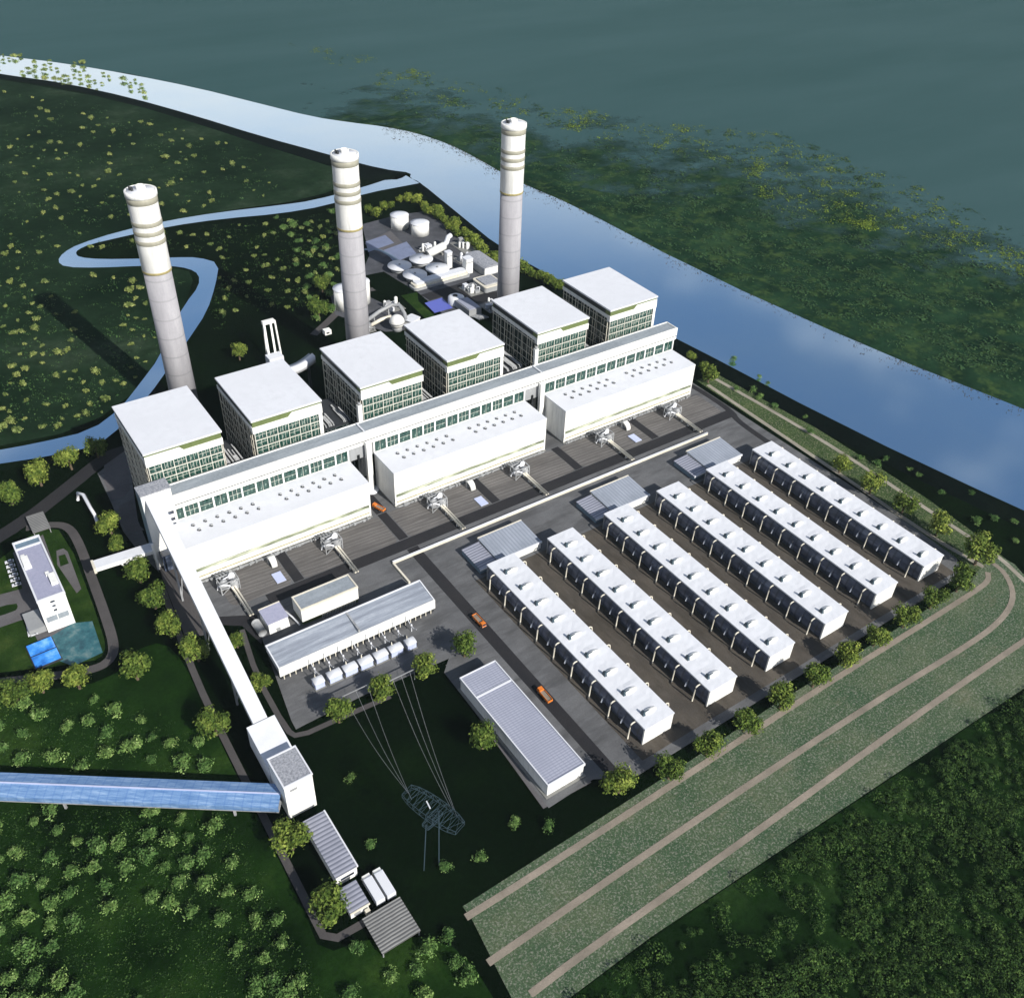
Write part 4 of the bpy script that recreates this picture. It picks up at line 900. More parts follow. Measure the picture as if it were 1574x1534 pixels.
for A_, B_, n_, w_ in ((A1, B1, 6, 'upper left of the office block'), (A2, B2, 5, 'by the front corner of the office block')):
    for i in range(n_):
        p = A_.lerp(B_, i / (n_ - 1)); o = car if first else copy_tree(car); first = False
        o.location = (p.x, p.y, .2); o.rotation_euler = (0, 0, R(85)); o.scale = (1.15,) * 3
        o['label'] = 'small white car, %s in the parked row %s' % (['first', 'second', 'third', 'fourth', 'fifth', 'sixth'][i], w_); o['group'] = 'white cars parked in rows by the office'

# ================================================================== LOWER SHEDS AND OFFICE
t = thing('store_shed', 'long shed with ribbed grey roof below the junction house', 'shed', (73, 219.2, .1))
MB().box(.4, 10.6, .4, 33, 0, 7.2).build('wall', 'white_paint', t); MB().box(0, 11, 0, 33.4, 7.2, 7.9).build('roof', 'ribbed_cross', t)
MB().box(10.5, 11.2, -.1, 33.5, 7.0, 8.1).build('roof_trim', 'white_roof', t); MB().box(2.5, 9, .2, .38, 2.8, 4.2).build('window', 'dark_glass', t)
t = thing('small_shed', 'small ribbed-roof shed with porch beside two white lorries', 'shed', (71.5, 202.4, .1))
MB().box(.4, 8.9, .4, 12.4, 0, 4.6).build('wall', 'white_paint', t); MB().box(0, 9.3, 0, 12.8, 4.6, 5.2).build('roof', 'ribbed_cross', t); MB().box(0, 9.4, -.4, -.02, 4.2, 5.3).build('fascia', 'cream_paint', t)
MB().box(6.4, 8.6, -2.2, -.5, 0, 2.8).build('porch', 'cream_paint', t); MB().box(2, 5, .2, .38, .6, 3).build('door', 'grey_wall', t)
t = thing('canopy_shelter', 'square open shelter with dark grey ribbed roof at the bottom', 'shelter', (75, 180, .1))
MB().box(0, 18.4, 0, 18.2, 3.5, 4.0).build('roof', 'ribbed_tan', t)
for x in (.6, 17.8):
    for y in (.6, 17.6): MB().box(x - .25, x + .25, y - .25, y + .25, 0, 3.5).build('post', 'steel', t)
t = thing('office_block', 'tall white office block with lavender flat roof inside the left compound', 'office', (6.4, 445.2, .1))
MB().box(0, 14.6, 0, 57, 0, 23.4).build('wall', 'white_paint', t)
MB().box(.8, 13.8, .8, 49.4, 23.4, 23.9).build('roof', 'lavender_felt', t); MB().box(.8, 13.8, 50.6, 56, 23.4, 23.8).build('rear_roof', 'blue_steel', t)
e = MB(); e.box(-.2, .75, -.2, 57.2, 23, 24.7); e.box(13.85, 14.8, -.2, 57.2, 23, 24.7); e.box(.75, 13.85, -.2, .75, 23, 24.7); e.box(.75, 13.85, 56.1, 57.2, 23, 24.7); e.box(.75, 13.85, 49.4, 50.6, 23, 24.6); e.build('parapet', 'white_roof', t)
b = MB(); b.box(.9, 4.6, 30, 40, 23.9, 26.2); b.box(1.2, 3.4, 40, 43, 23.9, 25.2); b.build('stair_head', 'white_paint', t)
b = MB(); b.box(10.2, 13.7, 9, 18, 23.9, 26); b.box(9.4, 11.4, 18.2, 21.5, 23.9, 25); b.build('plant_room', 'white_paint', t)
for z, w_ in ((20.3, 1.2), (17, .9), (13.8, .9)):
    MB().box(7.3 - w_, 7.3 + w_, -.25, -.01, z, z + 1.2).build('window', 'dark_glass', t)
for x in (1.4, 7.5): MB().box(x, x + 5.6, -.3, -.01, 7.4, 11).build('window', 'felt_grey', t)
b = MB()
for k in range(9):
    for z in (4, 10, 16): b.box(-.2, -.01, 4 + k * 5.6, 7.4 + k * 5.6, z, z + 3.4)
b.build('side_window', 'dark_glass', t)
MB().box(-9, -.3, 2, 18, 0, 4.2).build('side_annex', 'grey_wall', t)
t = thing('glass_pavilion', 'blue glass double-pitched pavilion on the lawn by the office', 'pavilion', (0.4, 430, .1), R(2))
for x0, x1, nm in ((-6.6, 6.6, 0),):
    for y0 in (-9.2, .9):
        b = MB(); b.add([(x0, y0, 1.4), (x1, y0, 1.4), (x1, y0 + 8.2, 2.3), (x0, y0 + 8.2, 2.3), (x0, y0, 1.2), (x1, y0, 1.2), (x1, y0 + 8.2, 2.1), (x0, y0 + 8.2, 2.1)], [(0, 1, 2, 3), (7, 6, 5, 4), (0, 4, 5, 1), (2, 6, 7, 3), (1, 5, 6, 2), (0, 3, 7, 4)]); b.build('glass_roof', 'pool_water', t)
MB().box(-7.1, 7.1, -9.7, 9.7, 0, 1.15).build('base_wall', 'dark_steel', t)
t = thing('grey_carport', 'small ribbed grey carport at the top of the office compound', 'carport', (19.6, 532.8, .1))
MB().box(0, 10.5, 0, 19.3, 3.6, 4.1).build('roof', 'ribbed_tan', t)
for x in (.6, 9.9):
    for y in (.6, 18.7): MB().box(x - .2, x + .2, y - .2, y + .2, 0, 3.6).build('post', 'steel', t)
t = thing('gate_portal', 'curved white gate portal between the dark lawn and paved works yard', 'gate', (56.5, 527, .1))
b = MB(); b.tube([(0, 0, 0), (0, 3, 5), (-.5, 10, 6), (-.5, 26, 6), (-3, 30, 5.8), (-4, 30.5, 0)], 1.1, 8); b.build('beam', 'white_roof', t)
MB().box(.8, 1.2, 2, 28, 0, 4.8).build('screen', 'dark_steel', t)

# ================================================================== WORKS BEHIND
def tank(x, y, r, h, label, group, name='storage_tank', mat='white_paint'):
    t = thing(name, label, 'tank', (x, y, .1), 0, group)
    MB().lathe([(r, 0), (r, h)], 32).build('shell', mat, t); MB().lathe([(r + .35, h - .3), (r + .35, h + .3), (r * .5, h + .9), (.01, h + 1.1)], 32, cap=False).build('roof', 'white_roof', t)
    b = MB(); b.bar((-r - .2, 0, 0), (-r - .2, 0, h), .4); b.bar((-r - .2, .8, 0), (-r - .2, .8, h), .3); b.build('ladder', 'steel', t); return t
tank(456, 846, 9.4, 13.5, 'white storage tank farther from the clarifiers, partly behind its twin', 'white storage tanks by the hedge')
tank(466, 821, 9.4, 12, 'white storage tank nearer the clarifiers, in front of its twin', 'white storage tanks by the hedge')
tank(325.5, 713, 9.2, 19, 'white tank just left of the middle chimney', 'white tanks flanking the middle chimney')
tank(342.5, 716, 9.2, 20, 'white tank just right of the middle chimney', 'white tanks flanking the middle chimney')
for x, y, lab in ((404.5, 754, 'flat white clarifier dish, left one of four'), (430, 757, 'flat white clarifier dish, rear one of four'), (433, 731, 'flat white clarifier dish, right one of four beside the white towers'), (407.5, 730, 'flat white clarifier dish, front one of four')):
    t = thing('clarifier', lab, 'clarifier', (x, y, .1), 0, 'four round clarifier dishes')
    MB().lathe([(8.2, 0), (9.2, 3.8)], 28).build('base', 'grey_wall', t); MB().lathe([(9.4, 3.9), (11.6, 5.2), (11.6, 6.0), (.01, 6.35)], 36, cap=False).build('dish', 'white_roof', t); MB().lathe([(1.0, 6.7), (1.0, 7.4), (.5, 7.6)], 12).build('hub', 'steel', t)
t = thing('terraced_wall', 'layered pale retaining wall curving in front of the clarifiers', 'wall', (395, 708, .1), R(1))
for k, (z0, z1, o_) in enumerate(((0, 2, 0), (2, 3.9, 1.8), (3.9, 5.4, 4))):
    MB().prism(rbox(o_, 62 - o_ * .5, o_, 13, 3.2), z0, z1).build('tier', ('grey_wall', 'cream_paint', 'white_roof')[k], t)
t = thing('vaulted_workshop', 'grey vaulted workshop with white end beside the right chimney', 'workshop', (468, 703, .1))
b = MB(); vs = []; n = 10
for yy in (0, 36):
    for i in range(n + 1):
        a_ = math.pi * i / n; vs.append((10 - 10 * math.cos(a_), yy, 5 + 4.5 * math.sin(a_) ** .6))
b.add(vs, [(i, i + 1, n + 2 + i, n + 1 + i)[::-1] for i in range(n)] + [tuple(range(n + 1)), tuple(range(n + 1, 2 * n + 2))[::-1]]); b.build('roof', 'pebble_grey', t)
MB().box(.2, 19.8, -.3, 35.8, 0, 5).build('wall', 'grey_wall', t); MB().box(.6, 19.4, -.5, -.31, 1, 7.6).build('end_wall', 'white_paint', t)
t = thing('pump_house', 'low grey pump house with pale band left of the right chimney', 'pump house', (449, 672, .1))
MB().prism(rbox(0, 20, 0, 22, 2.5), 0, 5).build('wall', 'grey_wall', t); MB().prism(rbox(-.4, 20.4, -.4, 22.4, 2.8), 5, 6.1).build('roof', 'cream_paint', t); MB().prism(rbox(2, 18, 3, 19, 2), 6.1, 7.2).build('roof_deck', 'pebble_grey', t)
t = thing('filter_plant', 'grey machine block with rounded end beside the blue pond', 'filter plant', (411, 640, .1))
MB().box(0, 13, 0, 24, 0, 6.5).build('housing', 'grey_wall', t); MB().box(.8, 12.2, 1, 22, 6.5, 7.1).build('roof', 'tile_grey', t)
MB().lathe([(7.5, 0), (7.5, 5.8), (5.5, 7), (.01, 7.4)], 24, c=(5, 30), cap=False).build('rounded_end', 'white_roof', t); MB().lathe([(2.2, 7), (2.2, 8), (1.8, 8.1), (1.7, 7.5), (.01, 7.4)], 16, c=(4, 30), cap=False).build('hatch', 'dark_steel', t)
b = MB()
for k in range(5): b.tube([(2 + k * 2.2, -1, 1), (2 + k * 2.2, -6 - k, 2.5), (5 + k * 2.2, -10, 1)], .7, 8)
b.build('pipe', 'steel', t)
for x, y, hh, lab in ((449.5, 738, 15, 'slim white silo tower behind the right clarifier'), (459.5, 719, 14, 'broad white silo tower at the corner of the terraced wall')):
    t = thing('silo_tower', lab, 'silo', (x, y, .1)); r = 3 if hh == 15 else 4
    MB().prism(rbox(-r, r, -r, r, 1.2), 0, hh).build('shell', 'white_paint', t); MB().prism(rbox(-r - .3, r + .3, -r - .3, r + .3, 1.4), hh, hh + 1).build('cap', 'white_roof', t); MB().box(-r + .5, r - .5, -r - .2, -r - .01, hh - 3, hh - 2.2).build('louvre', 'grey_wall', t)
t = thing('kiln_pipe', 'horizontal white drum with upturned duct behind the clarifiers', 'pipework', (452, 765, .1), R(8))
b = MB(); b.tube([(-12, 0, 5), (12, 3, 6.5)], 4, 16); b.build('drum', 'white_paint', t); b = MB(); b.tube([(-14.5, -.3, 4.9), (-12.1, 0, 5)], 3.0, 14); b.build('mouth', 'dark_steel', t)
b = MB(); b.tube([(11, 3, 6.5), (17, 5, 8), (21, 7, 12), (25, 8, 12.5)], 2.5, 12); b.build('duct', 'white_roof', t)
for x in (-7, 6): MB().box(x - 1, x + 1, -2.5, 3.5, 0, 2.4).build('saddle', 'plinth', t)
t = thing('dosing_skid', 'cluster of small white vessels and pipes beside the vaulted workshop', 'pipework', (474, 745, .1)); rng = random.Random(5)
for k in range(5): MB().lathe([(1.6, 0), (1.6, 5 + k % 3), (.8, 6.4 + k % 3)], 14, c=(k * 3.4 - 8, (k % 2) * 5 - 4)).build('vessel', 'white_roof', t)
b = MB()
for k in range(8): x = rng.uniform(-9, 9); b.tube([(x, -6, .6), (x, -6, 4), (x + 4, 4, 4), (x + 4, 4, .5)], .4, 6)
b.build('pipe', 'steel', t); MB().box(-11, 12, -7, 7, 0, .5).build('base_slab', 'plinth', t)
def small_plant(x, y, w_, d_, lab, seed):
    t = thing('process_unit', lab, 'plant unit', (x, y, .1)); rng = random.Random(seed)
    MB().box(-w_ / 2, w_ / 2, -d_ / 2, d_ / 2, 0, .5).build('base_slab', 'plinth', t)
    for k in range(3):
        bx, by, h_ = rng.uniform(-.35, .3) * w_, rng.uniform(-.35, .3) * d_, rng.uniform(3, 6.5)
        b = MB(); b.box(bx - rng.uniform(1.5, 3), bx + rng.uniform(1.5, 3), by - rng.uniform(1.5, 2.5), by + rng.uniform(1.5, 2.5), .5, h_); b.build('cabin', ('white_roof', 'grey_wall', 'steel')[k], t)
    for k in range(3):
        r_ = rng.uniform(1, 1.9); h_ = rng.uniform(4, 8.5)
        MB().lathe([(r_, .5), (r_, h_), (r_ * .6, h_ + .8), (.01, h_ + 1)], 16, c=(rng.uniform(-.4, .4) * w_, rng.uniform(-.4, .4) * d_), cap=False).build('vessel', 'white_paint', t)
    for k in range(5):
        xa, ya, z = rng.uniform(-.45, .45) * w_, rng.uniform(-.45, .45) * d_, rng.uniform(2.5, 5.5); xb, yb = rng.uniform(-.45, .45) * w_, rng.uniform(-.45, .45) * d_
        b = MB(); b.tube([(xa, ya, .5), (xa, ya, z), (xb, ya, z), (xb, yb, z), (xb, yb, .5)], .45, 6); b.build('pipe', 'white_roof' if k % 2 else 'steel', t)
small_plant(441, 684, 14, 22, 'cluster of vessels and pipes between the pump house and terraced wall', 1)
small_plant(487, 770, 16, 30, 'cluster of vessels and pipes against the hedge behind the vaulted workshop', 2)
small_plant(438, 646, 14, 18, 'cluster of vessels and pipes just left of the right chimney\'s foot', 3)
small_plant(362, 690, 18, 14, 'cluster of vessels and pipes right of the curved grey duct', 4)
small_plant(452, 780, 20, 14, 'cluster of vessels and pipes between the horizontal drum and the storage tanks', 5)
small_plant(322, 668, 14, 16, 'cluster of vessels and pipes at the middle chimney\'s left foot', 6)
tag(thing('gas_sphere', 'white storage sphere behind the fourth boiler house', 'tank', (345.5, 653, .1)), None)
sp = [o for o in COL.objects if o.name == 'gas_sphere'][0]
MB().blob((0, 0, 8), (6.5, 6.5, 6.0), 12).build('shell', 'white_paint', sp); MB().lathe([(6.75, 7.2), (6.75, 8.2)], 28).build('girdle', 'steel', sp); MB().lathe([(4.5, 0), (3.6, 3.6)], 18).build('skirt', 'grey_wall', sp)
t = thing('duct_loop', 'big curved grey duct looping beside the storage sphere', 'duct', (348, 668, .1))
b = MB(); b.tube([(-22, 3, 6), (-8, 7, 9), (6, 9, 11), (11, 4, 11), (10, -6, 8), (8, -12, 3)], 1.7, 12); b.build('duct', 'grey_wall', t)
b = MB(); b.tube([(-22, -3, 4), (-10, 0, 5), (0, 1, 5)], 1.6, 10); b.build('branch', 'cream_paint', t)
for p in ((-14, 5.3), (2, 8.6)): MB().box(p[0] - .5, p[0] + .5, p[1] - .5, p[1] + .5, 0, 8).build('support', 'steel', t)
t = thing('valve_house', 'small white valve house right of the curved duct', 'valve house', (362, 657, .1), R(20)); MB().prism(rbox(-6, 6, -5, 5, 1), 0, 4.5).build('wall', 'white_paint', t); MB().prism(rbox(-6.4, 6.4, -5.4, 5.4, 1.2), 4.5, 5.2).build('roof', 'white_roof', t); MB().box(-2, 2, -5.2, -5.01, .3, 2.6).build('door', 'dark_steel', t)
t = thing('marker_box', 'tiny white cabinet on the dark ground left of the middle chimney', 'cabinet', (*G(503, 513), 0)); MB().box(-3, 3, -2.5, 2.5, 0, 4).build('body', 'white_paint', t); MB().box(-1.6, 1, -2.7, -2.51, 1.2, 2.6).build('door', 'dark_steel', t)
t = thing('lattice_frame', 'white twin-legged steel frame rising behind the second boiler house', 'frame', (237, 661, 0))
for xx in (-6, -.5):
    b = MB(); b.bar((xx - 3, -10, 10), (xx + 2, 6, 31), 1.6); b.build('raking_leg', 'white_paint', t)
MB().box(-5.5, 4.5, 4.5, 7.5, 29.5, 32.5).build('head_beam', 'white_paint', t); b = MB(); b.bar((5, 6, 31), (6, 4, 0), 1.4); b.bar((-4.5, 6, 30), (-5, 6, 0), 1.4); b.build('rear_leg', 'white_paint', t)
MB().box(-12, 0, -18, -9, 0, 11.5).build('winch_house', 'white_roof', t)
t = thing('flue_duct', 'curved pale flue duct bridging the gap behind the second and third boiler houses', 'duct', (216, 556, 0))
b = MB(); vs = []; n = 14
for i in range(n + 1):
    f_ = i / n; x = -18 + 34 * f_; y = 4 - 14 * math.sin(math.pi * f_) * .35 + 6 * f_; vs += [(x, y, 46), (x, y + 5, 46), (x, y, 51), (x, y + 5, 51)]
fs = []
for i in range(n):
    o = 4 * i; fs += [(o + 2, o + 6, o + 7, o + 3), (o, o + 4, o + 6, o + 2), (o + 1, o + 3, o + 7, o + 5), (o, o + 1, o + 5, o + 4)]
b.add(vs, fs, True); b.build('duct', 'white_roof', t)
b2 = MB(); b2.add([(v[0], v[1] + 6, v[2] - 3) for v in vs], fs, True); b2.build('lower_duct', 'blue_steel', t)
for x in (-10, 8): MB().box(x - .8, x + .8, 4, 6, 0, 46).build('support', 'dark_steel', t)

# ================================================================== VEGETATION
def crown_mesh(name, r, h, n, ls, mat, seed, lobes=7, z0=0.0, spread=.62):
    rng = random.Random(seed); mb = MB(); L_ = []
    for i in range(lobes):
        a_ = rng.uniform(0, 6.283); d_ = r * rng.uniform(.15, spread); L_.append((d_ * math.cos(a_), d_ * math.sin(a_), z0 + h * rng.uniform(.32, .78), r * rng.uniform(.36, .56)))
    L_.append((0, 0, z0 + h * .55, r * .62))
    for i in range(n):
        cx_, cy_, cz_, lr = L_[rng.randrange(len(L_))]
        v = Vector((rng.gauss(0, 1), rng.gauss(0, 1), rng.gauss(.25, 1))).normalized(); rad = lr * (rng.random() ** .33) * rng.uniform(.8, 1.18)
        p = Vector((cx_, cy_, cz_)) + Vector((v.x * rad, v.y * rad, v.z * rad * h / (2 * r) * 1.15))
        if p.z < z0 + .02 * h: continue
        nrm = (v + Vector((rng.gauss(0, .45), rng.gauss(0, .45), rng.gauss(.35, .45)))).normalized()
        u = nrm.orthogonal().normalized(); u.rotate(Matrix.Rotation(rng.uniform(0, 6.28), 3, nrm)); w_ = nrm.cross(u); s_ = ls * rng.uniform(.6, 1.35)
        bend = nrm * s_ * .25
        mb.add([p - u * s_ * 1.25, p - w_ * s_ * .7 + bend, p + u * s_ * 1.25, p + w_ * s_ * .7 + bend], [(0, 1, 2, 3)])
    return mb.mesh(name, mat)
def trunk_mesh(h, r, seed):
    rng = random.Random(seed); mb = MB(); mb.tube([(0, 0, 0), (.1, .05, h * .35), (0, .1, h * .62)], [r, r * .75, r * .45], 8)
    for k in range(5):
        a_ = k * 1.257 + rng.uniform(-.3, .3); z = h * rng.uniform(.3, .55); e_ = h * .3
        mb.tube([(0, 0, z), (math.cos(a_) * e_ * .5, math.sin(a_) * e_ * .5, z + e_ * .45), (math.cos(a_) * e_, math.sin(a_) * e_, z + e_ * .75)], [r * .4, r * .28, r * .1], 5)
    return mb.mesh('trunk', 'bark')
TREE = [(crown_mesh('crown', 6.6, 10.5, 1700, .46, 'leaf_tree', s, 13, 2.0), trunk_mesh(12, .55, s)) for s in (11, 12, 13, 14)]
rg = random.Random(21)
def tree(px, py, dia, label, group, zc=6.5):
    x, y = G(px, py, zc); s_ = dia / 10.4; k = rg.randrange(4)
    t = thing('tree', label, 'tree', (x, y, 0), rg.uniform(0, 6.28), group); t.scale = (s_, s_, s_ * rg.uniform(.9, 1.1))
    o = bpy.data.objects.new('trunk', TREE[k][1]); COL.objects.link(o); o.parent = t
    o = bpy.data.objects.new('crown', TREE[k][0]); COL.objects.link(o); o.parent = t
ORD = ['first', 'second', 'third', 'fourth', 'fifth', 'sixth', 'seventh', 'eighth', 'ninth', 'tenth', 'eleventh', 'twelfth']
fr = [(953, 1205, 15.5), (1030, 1185, 13.5), (1088, 1150, 14), (1146, 1112, 14), (1202, 1077, 14), (1253, 1044, 14), (1303, 1013, 14), (1347, 981, 13.5), (1392, 953, 14), (1434, 924, 13.5), (1475, 898, 15)]
for i, (x, y, d_) in enumerate(fr): tree(x, y, d_, 'leafy round tree, %s counting from the warehouse along the upper edge of the striped field' % ORD[i], 'trees along the striped field')
tree(1503, 857, 19, 'largest bushy tree at the corner where field paths meet the riverside track', 'riverside trees')
for i, (x, y, d_) in enumerate([(1293, 716, 14), (1340, 748, 15), (1390, 778, 14.5), (1443, 812, 15)]): tree(x, y, d_, 'round tree beside the riverside gravel track, %s from its upper end' % ORD[i], 'riverside trees')
for i, (x, y, d_) in enumerate([(263, 966, 13.5), (302, 1004, 14.5), (330, 1117, 15), (400, 1048, 10.5), (363, 983, 9)]): tree(x, y, d_, 'round tree near the white sloping conveyor, ' + ['upper one on its left among the lower three', 'middle one on its left, above the footpath bend', 'lowest one on its left, by the footpath', 'larger one tucked on its right side', 'smaller one tucked on its right side'][i], 'trees along the sloping conveyor')
for i, (x, y, d_) in enumerate([(168, 808, 15), (178, 836, 10), (213, 883, 15), (236, 923, 15)]): tree(x, y, d_, 'round tree near the white footbridge, ' + ['large one above it', 'small one just above its middle', 'one directly below its inner end', 'second one below its inner end'][i], 'trees around the footbridge')
for i, (x, y, d_) in enumerate([(15, 764, 15.5), (60, 735, 15.5), (107, 710, 15), (148, 692, 14)]): tree(x, y, d_, 'round tree along the bank of the narrow channel, %s from the left edge' % ORD[i], 'trees along the narrow channel')
for i, (x, y, d_) in enumerate([(208, 1032, 15.5), (118, 1046, 14.5), (62, 1052, 13), (24, 1070, 15)]): tree(x, y, d_, 'round tree outside the office compound, ' + ['right one standing alone on the grass', 'one at the compound road\'s lower corner', 'middle of three below the compound road', 'leftmost below the compound road'][i], 'trees below the office compound')
for i, (x, y, d_) in enumerate([(447, 1290, 16), (508, 1395, 16)]): tree(x, y, d_, ['dark leafy tree beside the long ribbed shed below the junction house', 'dark leafy tree beside the small porch shed'][i], 'trees by the ribbed sheds', 8)
for i, (x, y, d_) in enumerate([(520, 1098, 13.5), (588, 1062, 13.5), (654, 1028, 13.5), (714, 997, 13.5)]): tree(x, y, d_, 'round tree on the lower rim of the substation yard, %s from the left' % ORD[i], 'trees below the substation')
tree(742, 1138, 14, 'round tree against the left side of the tiled warehouse', 'trees by the warehouse')
tree(490, 480, 17, 'shaggy tree left of the tanks beside the middle chimney', 'trees left of the middle chimney'); tree(495, 440, 14, 'upper shaggy tree left of the middle chimney', 'trees left of the middle chimney')
tree(367, 543, 12.5, 'lone yellow-green tree on dark ground above the second boiler house', 'lone trees')
tree(1090, 578, 14, 'tree at the right turbine hall\'s end where the gravel track starts', 'riverside trees')
for i, (x, y) in enumerate([(1062, 545), (1082, 562)]): tree(x, y, 8, ['small tree between the right turbine hall and the river, upper', 'small tree between the right turbine hall and the river, lower'][i], 'riverside trees')

# bushes: one mesh each
BUSH = [crown_mesh('bush', 3.6, 4.2, 420, .27, 'leaf_bush', s, 9, 0) for s in (31, 32, 33, 34)]
PALE = [crown_mesh('shrub', 3.6, 4.0, 200, .42, 'leaf_pale', s, 7, 0) for s in (41, 42, 43)]
HEDGE = [crown_mesh('hedge_tree', 5, 7.5, 700, .55, 'leaf_hedge', s, 14, 0, .45) for s in (51, 52, 53)]
def bush(pool, name, x, y, s_, label, group, cat='bush', z=0):
    o = bpy.data.objects.new(name, rg.choice(pool)); COL.objects.link(o); o.location = (x, y, z); o.rotation_euler = (0, 0, rg.uniform(0, 6.28))
    o.scale = (s_ * rg.uniform(.85, 1.15), s_ * rg.uniform(.85, 1.15), s_ * rg.uniform(.75, 1.1)); return tag(o, label, cat, group)
for (px, py, lab) in ((539, 1195, 'small bush on the dark lawn right of the junction house'), (570, 1298, 'small bush on the dark lawn right of the long ribbed shed'), (792, 1265, 'left one of two small bushes on the lawn near the striped field'), (844, 1270, 'right one of two small bushes on the lawn near the striped field'), (739, 1315, 'small bush on the dark lawn right of the pylon'), (686, 1332, 'dull small bush at the pylon\'s right foot')):
    x, y = G(px, py, 2); bush(BUSH, 'lawn_bush', x, y, 1.15, lab, 'small bushes on the dark lawn')

def inside(p, poly):
    x, y = p; c_ = False
    for i in range(len(poly)):
        (x1, y1), (x2, y2) = poly[i], poly[i - 1]
        if (y1 > y) != (y2 > y) and x < (x2 - x1) * (y - y1) / (y2 - y1) + x1: c_ = not c_
    return c_
def scatter(poly, n, dmin, seed, avoid=(), clump=None):
    rng = random.Random(seed); out = []; xs_ = [p[0] for p in poly]; ys_ = [p[1] for p in poly]; tries = 0
    while len(out) < n and tries < n * 80:
        tries += 1; p = (rng.uniform(min(xs_), max(xs_)), rng.uniform(min(ys_), max(ys_)))
        if clump and out and rng.random() < clump:
            q = rng.choice(out); p = (q[0] + rng.gauss(0, dmin * 1.1), q[1] + rng.gauss(0, dmin * .9))
        if not inside(p, poly) or any(inside(p, a_) for a_ in avoid): continue
        if any((p[0] - q[0]) ** 2 + (p[1] - q[1]) ** 2 < dmin * dmin for q in out): continue
        out.append(p)
    return out
blue = [(-20, 1170), (-20, 1240), (460, 1255), (460, 1195)]
zone = [(-10, 1085), (130, 1075), (230, 1085), (300, 1130), (345, 1240), (405, 1350), (470, 1480), (500, 1540), (-10, 1545)]
pz = scatter(zone, 84, 29, 5, [blue, [(120, 1420), (330, 1400), (400, 1540), (120, 1540)]], .4)
for px, py in pz:
    x, y = G(px, py, 2); bush(BUSH, 'bush', x, y, rg.uniform(1.0, 1.75), 'green bush scattered over the shrubland around the blue bridge, lower left', 'bushes in the lower left shrubland')
for px, py in [(550, 1455), (600, 1500), (640, 1490), (690, 1440), (700, 1480), (650, 1530), (540, 1530), (720, 1500), (660, 1460)]:
    x, y = G(px, py, 2); bush(BUSH, 'bush', x, y, rg.uniform(1.1, 1.6), 'green bush at the bottom edge between grey shelter and striped field', 'bushes below the grey shelter')
chpoly = [a_ for a_, b_ in ch] + [b_ for a_, b_ in ch][::-1]
lawnz = [(-10, 140), (120, 150), (250, 190), (400, 235), (430, 300), (330, 318), (240, 332), (150, 352), (70, 395), (100, 425), (240, 420), (285, 430), (255, 490), (240, 540), (190, 610), (130, 650), (-10, 675)]
st_av = [[(100, 430), (160, 430), (200, 560), (140, 560)]]
pl = scatter(lawnz, 205, 12.5, 8, st_av + [chpoly], .5)
for px, py in pl:
    x, y = G(px, py, 1.5); bush(PALE, 'shrub', x, y, rg.choice((.6, .8, .95, 1.1, 1.4)) * rg.uniform(.85, 1.15), 'pale green shrub dotted on the dark field left of the winding channel', 'shrubs dotted left of the channel', 'shrub')
midz = [(150, 385), (120, 380), (240, 358), (340, 345), (440, 335), (515, 325), (520, 420), (480, 470), (420, 480), (350, 480), (335, 520), (325, 470), (345, 400), (300, 388)]
for px, py in scatter(midz, 62, 13, 9, [chpoly], .4):
    x, y = G(px, py, 1.5); bush(PALE, 'shrub', x, y, rg.uniform(.7, 1.25), 'pale green shrub between the winding channel and the middle chimney', 'shrubs dotted right of the channel', 'shrub')
# hedge trees round the works at the back
hz = []
for i in range(30):
    f_ = i / 29; hz.append((650 + 122 * f_ + rg.uniform(-5, 5), 312 + 94 * f_ + rg.uniform(-3, 8)))
for i in range(10):
    f_ = i / 9; hz.append((800 + 62 * f_ + rg.uniform(-3, 3), 412 + 30 * f_ + rg.uniform(-3, 3)))
for i in range(7): hz.append((566 + 12 * i + rg.uniform(-2, 2), 328 - 4 * i + rg.uniform(-6, 6)))
for px, py in hz:
    x, y = G(px, py, 3); bush(HEDGE, 'hedge_tree', x, y, rg.uniform(1.0, 1.7), 'yellow-green tree in the dense hedge around the tank works', 'hedge trees around the tank works', 'tree')
for px, py in scatter([(420, 330), (520, 315), (520, 470), (470, 500), (460, 420)], 26, 12, 14, [], .3):
    x, y = G(px, py, 2); bush([crown_mesh('dark_bush', 5, 6, 260, .7, 'leaf_dark', 60, 7, 0)] if False else BUSH, 'thicket_bush', x, y, rg.uniform(1.0, 1.8), 'green bush in the dark thicket left of the middle chimney', 'thicket bushes left of the middle chimney')
# river bank bushes
for px, py in [(1128, 553), (1167, 578), (1180, 588), (1158, 600), (1168, 610), (1190, 622), (1132, 597), (1238, 640), (1245, 663), (1322, 702), (1347, 712), (1362, 705), (1398, 720), (1412, 730), (1448, 757), (1493, 757), (1500, 800), (1528, 797), (1560, 800), (1560, 830)]:
    x, y = G(px, py, 2); bush(BUSH, 'bank_bush', x, y, rg.uniform(.8, 1.3), 'small bush on the dark strip between gravel track and river', 'bushes on the dark river strip')
# bushes standing along the river at upper left
for px, py in scatter([(-10, 82), (60, 85), (130, 98), (230, 130), (225, 150), (100, 132), (-10, 118)], 46, 7, 15, [], .2):
    x, y = G(px, py, 1.5); bush(PALE, 'shore_shrub', x, y, rg.uniform(.8, 2.0), 'yellow-green shrub growing across the river bend at upper left', 'shrubs across the upper river bend', 'shrub')

